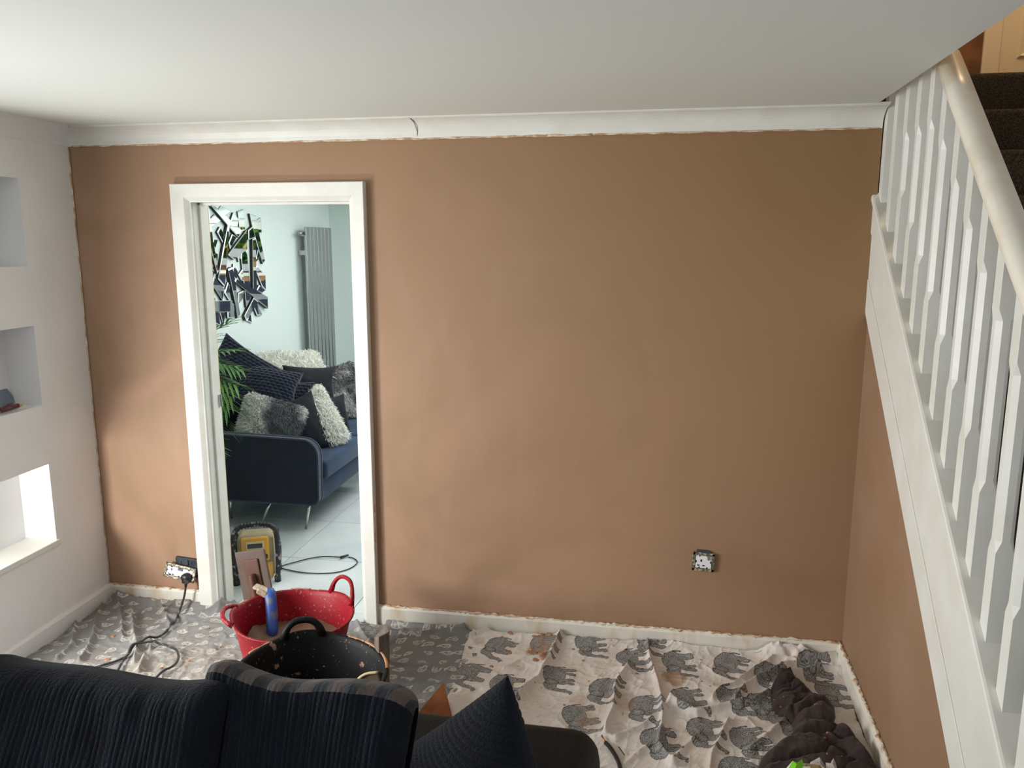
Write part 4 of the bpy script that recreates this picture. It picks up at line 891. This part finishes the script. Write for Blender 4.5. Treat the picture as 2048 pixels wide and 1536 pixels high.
def fur(o, V, F, name, m, length, count, seed, wid=.0022, side=None, frm=None, drop=.5, colf=None, faceN=None):
    rs = np.random.RandomState(seed); Vf = V[F]; c = Vf.mean(1); e1 = Vf[:, 1]-Vf[:, 0]; e2 = Vf[:, 3]-Vf[:, 0]; nn = np.cross(e1, e2); ar = np.linalg.norm(nn, axis=1)
    cen = V.mean(0); nn = nn/np.maximum(ar[:, None], 1e-12); fl = ((c-cen)*nn).sum(1) < 0
    if faceN is not None:
        pass
    nn[fl] *= -1
    p = ar.copy()
    if side is not None: p = p*((nn@np.array(side)) > -.05)
    p /= p.sum(); idx = rs.choice(len(F), count, p=p); w1, w2 = rs.rand(count, 1), rs.rand(count, 1)
    P0 = Vf[idx, 0]*(1-w1)*(1-w2)+Vf[idx, 1]*w1*(1-w2)+Vf[idx, 2]*w1*w2+Vf[idx, 3]*(1-w1)*w2
    n0 = nn[idx]; L_ = length*(.55+.7*rs.rand(count, 1)); j = rs.randn(count, 3)*.55
    cl = np.stack([fbm(P0[:, 0]*22+P0[:, 2]*13, P0[:, 1]*22, seed+5), fbm(P0[:, 1]*22, P0[:, 2]*22+P0[:, 0]*9, seed+6), np.zeros(count)], 1)-np.array([.47, .47, 0]); j = j*.6+cl*3.0
    d1 = n0*.8+j*.5+np.array([0, 0, -drop*.3]); d1 /= np.linalg.norm(d1, axis=1)[:, None]; d2 = n0*.15+j+np.array([0, 0, -drop]); d2 /= np.linalg.norm(d2, axis=1)[:, None]
    A = P0-n0*.003; Bm = P0+d1*L_*.5; Ct = Bm+d2*L_*.55
    s = np.cross(d1, rs.randn(count, 3)); s /= np.linalg.norm(s, axis=1)[:, None]; s *= wid
    VV = np.stack([A-s, A+s, Bm-s*.7, Bm+s*.7, Ct], 1).reshape(-1, 3); k = np.arange(count)[:, None]*5
    FF = [tuple(x) for x in np.concatenate([k+0, k+1, k+3, k+2], 1)]+[tuple(x) for x in np.concatenate([k+2, k+3, k+4], 1)]
    col = None
    if colf is not None: col = np.repeat(colf(P0), 5, 0)
    q = mesh(name, VV, FF, m, o, False, None, col); q['kind'] = 'stuff'; return q
m_knit = mat('navy_knit', L(16, 24, 40), .95, sheen=.25, bump=.35, bs=130, spec=.2); m_shag = mat('white_shaggy_pile', L(232, 232, 222), .8, sheen=.3); m_satin = mat('white_satin_back', L(214, 214, 210), .45, bump=.5, bs=9, stretch=(1, 1, .3))
m_fur = mat('faux_fur', (1, 1, 1, 1), .85, vcol='Col', sheen=.2); m_dnv = velvet('dark_navy_velvet', L(9, 12, 21), L(12, 17, 28), .08); m_furb = mat('fur_backing', L(150, 148, 146), .9)
cushion('big navy chunky-knit cushion propped corner-up at the left end of the navy sofa', (-.015, 1.42, .845), (.42, -.80, .30), .27, .26, .085, m_knit, roll=-.62, n=150, knit=.010, seed=2)
cushion('navy chunky-knit cushion slumped over the middle of the navy sofa heap', (.17, 1.42, .83), (.35, -.75, .62), .21, .17, .085, m_knit, roll=-.25, n=130, knit=.010, seed=5)
cushion('navy chunky-knit cushion lowest in the heap, above the grey and white fur one', (.20, 1.47, .72), (.25, -.90, .25), .25, .17, .09, m_knit, roll=-.08, n=130, knit=.010, seed=9)
o, b, V, F, fr = cushion('white shaggy cushion lying on top of the sofa back in front of the radiator', (.04, 2.10, .87), (.45, -.35, .85), .24, .15, .06, m_shag, roll=-.10, seed=3)
fur(o, V, F, 'pile', m_shag, .065, 6500, 3, .0024, drop=.9)
cushion('small navy velvet cushion between the two white shaggy cushions', (.23, 1.95, .78), (.6, -.7, .3), .19, .13, .06, m_dnv, roll=-.12, seed=4)
cushion('black-navy velvet cushion half hidden behind the lower white shaggy cushion', (.44, 1.86, .56), (.75, -.6, .2), .12, .15, .05, m_dnv, roll=.05, seed=6)
o, b, V, F, fr = cushion('white shaggy cushion with smooth satin back leaning on the seat', (.475, 1.50, .620), (.42, -.80, .42), .135, .200, .075, m_satin, roll=.42, seed=8, pinch=.04)
fc_ = V[F].mean(1)-np.array([.475, 1.50, .620]); sel_ = (fc_@np.array([.84, .44, .30])) > .012
fur(o, V, F[sel_], 'pile', m_shag, .042, 7500, 9, .0022, drop=.55)
def fc_far(P):
    n = fbm(P[:, 1]*7+2, P[:, 2]*8, 77)[:, None]; a = np.clip((n-.44)*9, 0, 1); return (np.array([.075, .073, .080])*(1-a)+np.array([.62, .61, .58])*a)
o, b, V, F, fr = cushion('grey and white faux fur cushion at the far end of the navy sofa', (.32, 2.26, .66), (.62, -.72, .15), .16, .21, .07, m_furb, roll=.12, seed=12)
fur(o, V, F, 'pile', m_fur, .035, 8000, 12, .0024, drop=.6, colf=fc_far)
def fc_near(P):
    # pale left half, charcoal band to the right, white tip
    a = P[:, 0]+.35*(P[:, 2]-.69)+.10*(fbm(P[:, 0]*9, P[:, 2]*9, 31)-.5); t = np.clip((a-.245)*22, 0, 1)[:, None]; t2 = np.clip((a-.43)*28, 0, 1)[:, None]
    n = fbm(P[:, 0]*16, P[:, 2]*16, 9)[:, None]; w_ = np.array([.66, .65, .60])*(.72+.5*n); g_ = np.array([.115, .125, .140])*(.55+.95*n)
    c = w_*(1-t)+g_*t; c = c*(1-t2)+np.array([.70, .70, .68])*t2
    e = np.clip(((P[:, 0]-.10)*-18), 0, 1)[:, None]; return c*(1-e)+np.array([.035, .035, .042])*e
o, b, V, F, fr = cushion('grey and white faux fur cushion resting behind the near sofa arm', (.262, 1.27, .625), (.28, -.92, .28), .185, .165, .115, m_furb, roll=-.32, pinch=.02, seed=14)
fur(o, V, F, 'pile', m_fur, .034, 16000, 15, .0021, side=(.1, -1, .2), drop=.5, colf=fc_near)
cushion('plain dark navy velvet cushion tucked between the fur cushion and the satin-backed one', (.445, 1.40, .61), (.50, -.80, .32), .12, .20, .06, m_dnv, roll=.30, seed=16)

# palm
m_leaf = mat('palm_leaf', L(104, 146, 62), .45, col2=L(62, 106, 58), ns=5); m_stem = mat('palm_stem', L(86, 110, 50), .6); m_pot = mat('grey_pot', L(120, 122, 124), .6); m_soil = mat('potting_soil', L(50, 40, 32), 1)
pm = thing('potted_palm', 'green palm with drooping fronds reaching in from the left inside the doorway', 'potted plant', (-.02, .70, 0))
b = B(); b.lathe([(0, 0), (.11, 0), (.145, .28), (.155, .29), (.155, .31), (.135, .31), (.13, .27), (0, .27)], (-.02, .70, 0), 28); b.go('pot', m_pot, pm, True)
b = B(); b.lathe([(0, .275), (.131, .272)], (-.02, .70, 0), 20); b.go('soil', m_soil, pm)
rs = random.Random(21)
def frond(P, ll, n, droop, seed):
    rr = random.Random(seed); pts = curve(P, 8); b = B(); b.tube(pts, [.006*(1-.75*i/len(pts)) for i in range(len(pts))], 6)
    base_n = len(b.F)
    for k in range(n):
        s = .30+.70*k/(n-1); i = min(int(s*(len(pts)-1)), len(pts)-2); p = pts[i]; tg = (pts[i+1]-pts[i]).normalized()
        for sd_ in (-1, 1):
            side = tg.cross(Vector((0, 0, 1))).normalized()*sd_; l = ll*(.55+.6*math.sin(math.pi*(.15+.8*(k/(n-1)))))*rr.uniform(.85, 1.1)
            d = (tg*.80+side*.75+Vector((0, 0, .25))).normalized(); V = []; wv = d.cross(Vector((0, 0, 1))).normalized()
            for q in range(6):
                t_ = q/5; c_ = p+d*l*t_+Vector((0, 0, -droop*l*t_*t_)); wd = .0075*math.sin(math.pi*min(1, .12+t_*.88))+.0004; V += [c_-wv*wd+Vector((0, 0, .002)), c_, c_+wv*wd+Vector((0, 0, .002))]
            F = []
            for q in range(5): F += [(q*3, q*3+1, q*3+4, q*3+3), (q*3+1, q*3+2, q*3+5, q*3+4)]
            b.add(V, F)
    b.M = [0]*base_n+[1]*(len(b.F)-base_n); return mesh('frond', b.V, b.F, [m_stem, m_leaf], pm, True, b.M)
o_ = (-.02, .70, .28)
for i, (tip, mid, ll, dr) in enumerate([((.36, .70, 1.36), (.10, .70, 1.18), .19, .25), ((.40, .66, 1.20), (.14, .68, 1.12), .19, .35), ((.38, .72, 1.10), (.12, .70, 1.06), .18, .5),
    ((.40, .66, 1.00), (.16, .68, 1.02), .20, .6), ((.36, .62, .86), (.16, .66, .96), .20, .55), ((.28, .68, .72), (.14, .70, .86), .19, .5), ((.28, .60, 1.28), (.08, .68, 1.1), .2, .3), ((.34, .70, .92), (.14, .72, .98), .2, .6), ((.42, .70, 1.08), (.18, .70, 1.10), .17, .45),
    ((.05, .9, 1.45), (-.02, .75, 1.1), .2, .4), ((-.16, .60, 1.3), (-.08, .66, 1.0), .12, .4), ((.26, .56, .62), (.14, .64, .66), .16, .3), ((.0, .45, 1.1), (-.02, .6, .9), .15, .5)]):
    frond([o_, ((o_[0]+mid[0])/2, (o_[1]+mid[1])/2, (o_[2]+mid[2])/2+.03), mid, tip], ll, 15, dr, i)

# site radio
rc = Vector((.610, .37, 0)); RR = Matrix.Rotation(.42, 3, 'Z')
ro = thing('site_radio', 'yellow and black job-site radio with a ribbed carry handle on the pale tiles', 'radio', rc)
m_yel = mat('dusty_yellow_plastic', L(214, 158, 46), .55, col2=L(176, 150, 110), ns=16, lo=.45, hi=.66); m_gry_p = mat('dusty_black_rubber_cage', L(34, 36, 40), .6, col2=L(150, 148, 144), ns=38, nd=3, lo=.56, hi=.64)
m_gr2 = mat('dusty_grey_plastic', L(128, 124, 112), .6, col2=L(170, 150, 100), ns=12)
def RB(nm, a, c_, m, rad=.006, par=ro, sm=True):
    b = B(); b.rbox(tuple(rc+Vector(a)), tuple(rc+Vector(c_)), rad, 3, RR, rc); return b.go(nm, m, par, sm)
RB('body', (-.095, -.06, .02), (.095, .10, .255), m_gr2, .03)
RB('face_panel', (-.070, -.078, .125), (.070, -.055, .262), m_yel, .012)
RB('lower_panel', (-.085, -.070, .025), (.085, -.050, .115), m_yel, .02)
RB('screen_bezel', (-.046, -.083, .196), (.046, -.076, .240), mat('pale_bezel', L(196, 182, 140), .5), .004)
RB('screen', (-.038, -.086, .205), (.038, -.082, .230), mat('lcd', L(60, 72, 70), .25), .003)
for a, c_ in ((-.062, -.026), (.026, .062)): RB('button_bank', (a, -.083, .142), (c_, -.076, .166), m_black, .005)
def rp(x, y, z): return RR @ Vector((x, y, z))+rc
b = B(); b.lathe([(.023, 0), (.023, .010), (.019, .013), (.017, .006)], rp(0, -.080, .160), 22, R=RR @ Matrix.Rotation(math.pi/2, 3, 'X')); b.go('dial_ring', m_yel, ro, True)
b = B(); b.lathe([(0, .016), (.013, .015), (.016, .008), (.017, 0)], rp(0, -.080, .160), 20, R=RR @ Matrix.Rotation(math.pi/2, 3, 'X')); b.go('dial', m_black, ro, True)
for sx in (-1, 1):
    cv = curve([rp(sx*.104, -.060, .005), rp(sx*.112, -.062, .10), rp(sx*.112, -.055, .22), rp(sx*.104, -.040, .280), rp(sx*.078, -.030, .308)], 6)
    b = B(); b.tube(cv, .0135, 10); b.go('roll_bar', m_gry_p, ro, True)
    b = B(); b.tube(curve([rp(sx*.104, .10, .005), rp(sx*.112, .10, .12), rp(sx*.106, .09, .20), rp(sx*.108, .03, .262)], 5), .0125, 8); b.go('roll_bar', m_gry_p, ro, True)
    for yy_ in (-.060, .10): b = B(); b.tube([rp(sx*.105, yy_, 0), rp(sx*.105, yy_, .03)], .017, 10); b.go('foot', m_gry_p, ro, True)
b = B(); b.tube(curve([rp(-.080, -.030, .307), rp(-.04, -.028, .316), rp(.04, -.028, .316), rp(.080, -.030, .307)], 5), .0110, 10); hb = b.go('carry_handle', m_gry_p, ro, True)
for k in range(9):
    x_ = -.064+.016*k; b = B(); b.tube([rp(x_-.0035, -.029, .308+.009*(1-(x_/.08)**2)), rp(x_+.0035, -.029, .308+.009*(1-(x_/.08)**2))], .0150, 10); b.go('grip_rib', m_gry_p, hb, True)
# its lead
ck = thing('power_lead', 'thin black lead looping over the pale tiles beside the site radio', 'cable', (.8, .6, 0))
pk_ = [(0.578, 0.609), (0.657, 0.523), (0.725, 0.493), (0.813, 0.474), (0.911, 0.477), (0.997, 0.506), (1.053, 0.571), (1.064, 0.657), (1.023, 0.709), (0.984, 0.724)]
b = B(); b.tube(curve([(a, e_, .006) for a, e_ in pk_], 6), .0032, 6); b.go('lead', m_black, ck, True)
pk_ = [(0.958, 0.705), (0.914, 0.708), (0.836, 0.698), (0.772, 0.658), (0.704, 0.581), (0.665, 0.531), (0.638, 0.478)]
b = B(); b.tube(curve([(a, e_, .008) for a, e_ in pk_], 6), .0032, 6); b.go('lead', m_black, ck, True)
p1, p2 = [(0.947, 0.695), (0.978, 0.738)]; b = B(); b.tube([(p1[0], p1[1], .012), (p2[0], p2[1], .012)], [.008, .006], 8); b.go('plug', m_black, ck, True)
pk_ = [(0.489, 0.305), (0.515, 0.294), (0.542, 0.299), (0.560, 0.318)]
b = B(); b.tube(curve([(a, e_, .006) for a, e_ in pk_], 6), .0032, 6); b.go('lead', m_black, ck, True)

# --- garden outside the glazed doors (only the mirror shows it)
b = B(); b.box((-3, 3.87, -.2), (7, 14, -.05)); tag(b.go('patio', mat('slate_paving', L(70, 76, 90), .6, col2=L(52, 56, 68), ns=3)), kind='structure')
fe = thing('garden_wall', 'low white-topped orange brick wall beyond the glazed doors', 'garden wall', (2, 9, 0))
b = B(); b.box((-3, 9, 1.28), (7, 9.15, 1.45)); b.go('brickwork', mat('orange_brick', L(214, 172, 120), .8, col2=L(190, 134, 84), ns=4), fe)
b = B(); b.box((-3, 8.9, -.1), (7, 9.2, 1.28)); b.go('slate_cladding', mat('slate_cladding', L(62, 68, 84), .6, col2=L(44, 48, 62), ns=3, stretch=(1, 1, 6)), fe)
b = B(); b.box((-3, 8.93, 1.45), (7, 9.2, 1.56)); b.go('coping', m_trim, fe)
rl = thing('garden_railing', 'white post and rail fence on the patio beyond the glazed doors', 'railing', (1.5, 5.2, 0))
b = B(); b.box((-1, 5.2, 1.12), (4, 5.26, 1.18)); b.go('top_rail', m_trim, rl)
for k in range(22): b = B(); b.box((-1+.23*k, 5.21, -.05), (-.93+.23*k, 5.25, 1.12)); b.go('post', m_trim, rl)
hd = thing('hedge', 'leafy green hedge with yellow flowers above the garden wall', 'hedge', (2, 9.6, 0))
rs = np.random.RandomState(5); n = 9000; c = np.stack([rs.uniform(-3, 7, n), rs.uniform(9.5, 10.2, n), rs.uniform(.9, 3.6, n)], 1); a = rs.randn(n, 3)*.09; e_ = rs.randn(n, 3)*.09
V = np.stack([c, c+a, c+e_], 1).reshape(-1, 3); k = np.arange(n)[:, None]*3
o = mesh('foliage', V, np.concatenate([k, k+1, k+2], 1), [mat('hedge_leaf', L(96, 150, 60), .6), mat('hedge_flower', L(226, 206, 110), .7)], hd, False, (rs.rand(n) > .88).astype(int)); o['kind'] = 'stuff'
b = B(); b.box((-3, 9.7, 0), (7, 10, 3.3)); b.go('hedge_core', mat('hedge_core', L(40, 70, 34), .9), hd)
sn = bpy.data.lights.new('sun', 'SUN'); sn.energy = 2.2; sn.angle = .02; sn.color = (1, .95, .86); so = bpy.data.objects.new('sun', sn); C.objects.link(so); so.rotation_euler = (math.radians(48), 0, math.radians(35))
# ---------------------------------------------------------------- black sofa in the foreground and its ribbed cushions
m_lea = mat('black_leather', L(11, 11, 12), .5, spec=.2, bump=.25, bs=160, col2=L(18, 18, 19), ns=40)
s2 = thing('sofa', 'black sofa with its back to the plastered wall, in the foreground', 'sofa', (1.2, -2.4, 0))
SX = 2.592
b = B(); b.rbox((-.05, -2.15, .12), (SX, -1.932, .862), .055, 5); b.go('backrest', m_lea, s2, True)
b = B(); b.rbox((SX-.24, -2.95, .08), (SX, -2.12, .60), .05, 4); b.go('arm', m_lea, s2, True)
b = B(); b.rbox((-.05, -2.95, .08), (SX-.24, -2.13, .30), .03, 3); b.go('base', m_lea, s2, True)
for a, c_ in ((0, 1.15), (1.16, SX-.245)):
    b = B(); b.rbox((a, -2.97, .29), (c_, -2.16, .44), .05, 4); b.go('seat_cushion', m_lea, s2, True)
for xx in (.05, SX-.1):
    for yy_ in (-2.9, -2.0): b = B(); b.tube([(xx, yy_, 0), (xx, yy_, .13)], .025, 10); b.go('leg', m_black, s2)
m_rib = mat('black_ribbed_chenille', L(15, 21, 32), .9, col2=L(10, 14, 22), ns=14, nd=3, sheen=.06, bump=.5, bs=220, spec=.2)
m_band = mat('checked_band', (1, 1, 1, 1), .9, vcol='Col', bump=.3, bs=200, sheen=.1)
def box_cushion(label, p_left, p_right, drop, lean, thick, band=None, seed=0, pitch=.0098, sagm=.02, bot_in=(0, 0), slope=0):
    """upright ribbed cushion: p_left/p_right are its top rear corners; section loop swept across"""
    A, Bp = Vector(p_left), Vector(p_right); U = (Bp-A); Wd = U.length; U.normalize()
    down = Vector((0, -lean, -1)).normalized(); N = U.cross(down).normalized()
    if N.y > 0: N = -N
    r_ = thick*.36; loop = []
    # loop coords (a along N 0..thick, d down 0..drop), start at rear bottom going up
    def arc(cx, cd, rr, a0, a1, n):
        return [(cx+rr*math.cos(math.radians(a0+(a1-a0)*i/n)), cd-rr*math.sin(math.radians(a0+(a1-a0)*i/n))) for i in range(n+1)]
    loop = [(0, drop*(1-i/10)) for i in range(10)]+arc(r_, r_, r_, 180, 90, 6)
    ntop0 = len(loop); loop += [(r_+(thick-2*r_)*i/5, 0) for i in range(1, 5)]; loop += arc(thick-r_, r_, r_, 90, 0, 6); ntop1 = len(loop)
    loop += [(thick+.020*math.sin(math.pi*min(1, i/24)), r_+(drop-r_)*i/24) for i in range(1, 25)]
    K = len(loop); nu = int(Wd/pitch*9); S = np.linspace(0, 1, nu+1); Lp = np.array(loop); a_ = Lp[None, :, 0]; d_ = Lp[None, :, 1]; S2 = S[:, None]
    e = np.minimum(S2, 1-S2)*Wd; er = .045; sc_ = np.where(e > er, 1, np.sqrt(np.clip(1-(1-np.minimum(e/er, 1))**2, 0, 1))); sc_ = np.maximum(sc_, .02)
    topd = .03*(1-sc_)+sagm*np.sin(math.pi*S2)+slope*S2+.006*np.sin(S2*9+seed)
    ph = S2*Wd/pitch+.9*(fbm(S2*7+d_*0, d_*3+seed, seed)-.5)*2+.5*(vn(S2*38, d_*2.2, seed+1)-.5)
    rib = .0021*np.abs(np.sin(math.pi*ph))**.8*(.5+.9*vn(S2*Wd/pitch*.5, d_*4, seed+2))
    aa = thick/2+(a_-thick/2)*(.35+.65*sc_); side = bot_in[0]*(d_/drop)*(1-S2)-bot_in[1]*(d_/drop)*S2
    front = (a_ > thick*.9) | (d_ > r_*1.5); fr_ = a_ > thick/2
    nn_ = aa+np.where(front, rib, rib*.3)*np.where(fr_, 1, -1)*sc_+np.where(fr_, .022*(fbm(S2*4+seed, d_*5, seed)-.5)+.010*(fbm(S2*16+seed, d_*7, seed+4)-.5), 0)*sc_
    uu_ = Wd*S2+side; dd_ = d_+topd*np.maximum(0, 1-d_/drop*1.2)
    V = np.array(A)+uu_[..., None]*np.array(U)+dd_[..., None]*np.array(down)+nn_[..., None]*np.array(N)
    F = gridfaces(nu+1, K); VV = V.reshape(-1, 3)
    o = thing('cushion', label, 'cushion', tuple(A+U*Wd/2+down*drop*.5), 'ribbed cushions on the black sofa')
    F = F[:, ::-1]
    caps = [tuple(range(K)), tuple(nu*K+k for k in range(K))[::-1]]
    if band:
        fi = F.reshape(nu, K-1, 4)
        sel = np.zeros((nu, K-1), bool); sel[:, ntop0-5:ntop1-3] = True
        Ft = fi[sel]; Fb = fi[~sel]
        V1, F1 = compact(VV, Fb); mesh('cover', V1, F1, m_rib, o, True)
        s_v = np.repeat(S, K); kk = np.tile(np.arange(K), nu+1); per = np.mod(s_v*Wd/.054+.55+(kk-ntop0)*.018, 1); col = np.where((per < .5)[:, None], np.array([[.085, .064, .057]]), np.array([[.014, .016, .020]]))
        V2, F2, c2_ = compact(VV, Ft, col); mesh('checked_band', V2, F2, m_band, o, True, None, c2_)
    else:
        mesh('cover', VV, [tuple(f_) for f_ in F]+caps, m_rib, o, True)
    return o
p1, p2 = [(1.062, -2.219), (1.516, -2.184)]; box_cushion('ribbed black cushion at the far left edge of the black sofa', (*p1, 1.085), (*p2, 1.085), .55, .42, .15, seed=3, sagm=.0)
p1, p2 = [(1.491, -2.162), (1.936, -2.172)]; box_cushion('wide plain ribbed black cushion left of the one with the checked band', (*p1, 1.045), (p2[0]+.06, p2[1], 1.045), .60, .42, .14, seed=7, sagm=.022)
p1, p2 = [(1.934, -2.176), (2.311, -2.196)]; box_cushion('ribbed black cushion with brown and black checked band along its top', (*p1, 1.072), (*p2, 1.072), .60, .36, .072, band=True, seed=11, sagm=.014, bot_in=(.06, .05))
# corner-up ribbed cushion
def corner_cushion(c, N, half, t, roll, pitch=.0125, n=260):
    U, W, Nn = frame(N, (0, 0, 1), roll); s = np.linspace(-1, 1, n); s = np.sin(s*math.pi/2); u_, v = np.meshgrid(s, s, indexing='ij')
    th = t*np.clip((1-u_**2)*(1-v**2), 0, 1)**.45; x = half*u_*(1-.05*(1-v*v)); y = half*v*(1-.05*(1-u_*u_))
    dg = (x+y)/math.sqrt(2)-.35*((x-y)/math.sqrt(2))**2/half+.006*(fbm(x*8+3, y*8, 3)-.5)
    rib = .0042*np.abs(np.sin(math.pi*dg/pitch))**.6; out = []
    for sg in (1, -1):
        zz = sg*(th+rib*np.clip(th/t*4, 0, 1)); out.append((np.array(c)[None, None]+x[..., None]*np.array(U)+y[..., None]*np.array(W)+zz[..., None]*np.array(Nn)).reshape(-1, 3))
    F = gridfaces(n, n); o = thing('cushion', 'small ribbed black cushion standing corner-up against the black sofa back', 'cushion', c, 'ribbed cushions on the black sofa')
    q = mesh('cover', np.concatenate(out), np.concatenate([F, F[:, ::-1]+n*n]), m_rib, o, True); weld(q)
corner_cushion((2.380, -2.235, .757), (-.62, -.74, .30), .235, .075, math.radians(45))
# specks of plaster dust on the leather
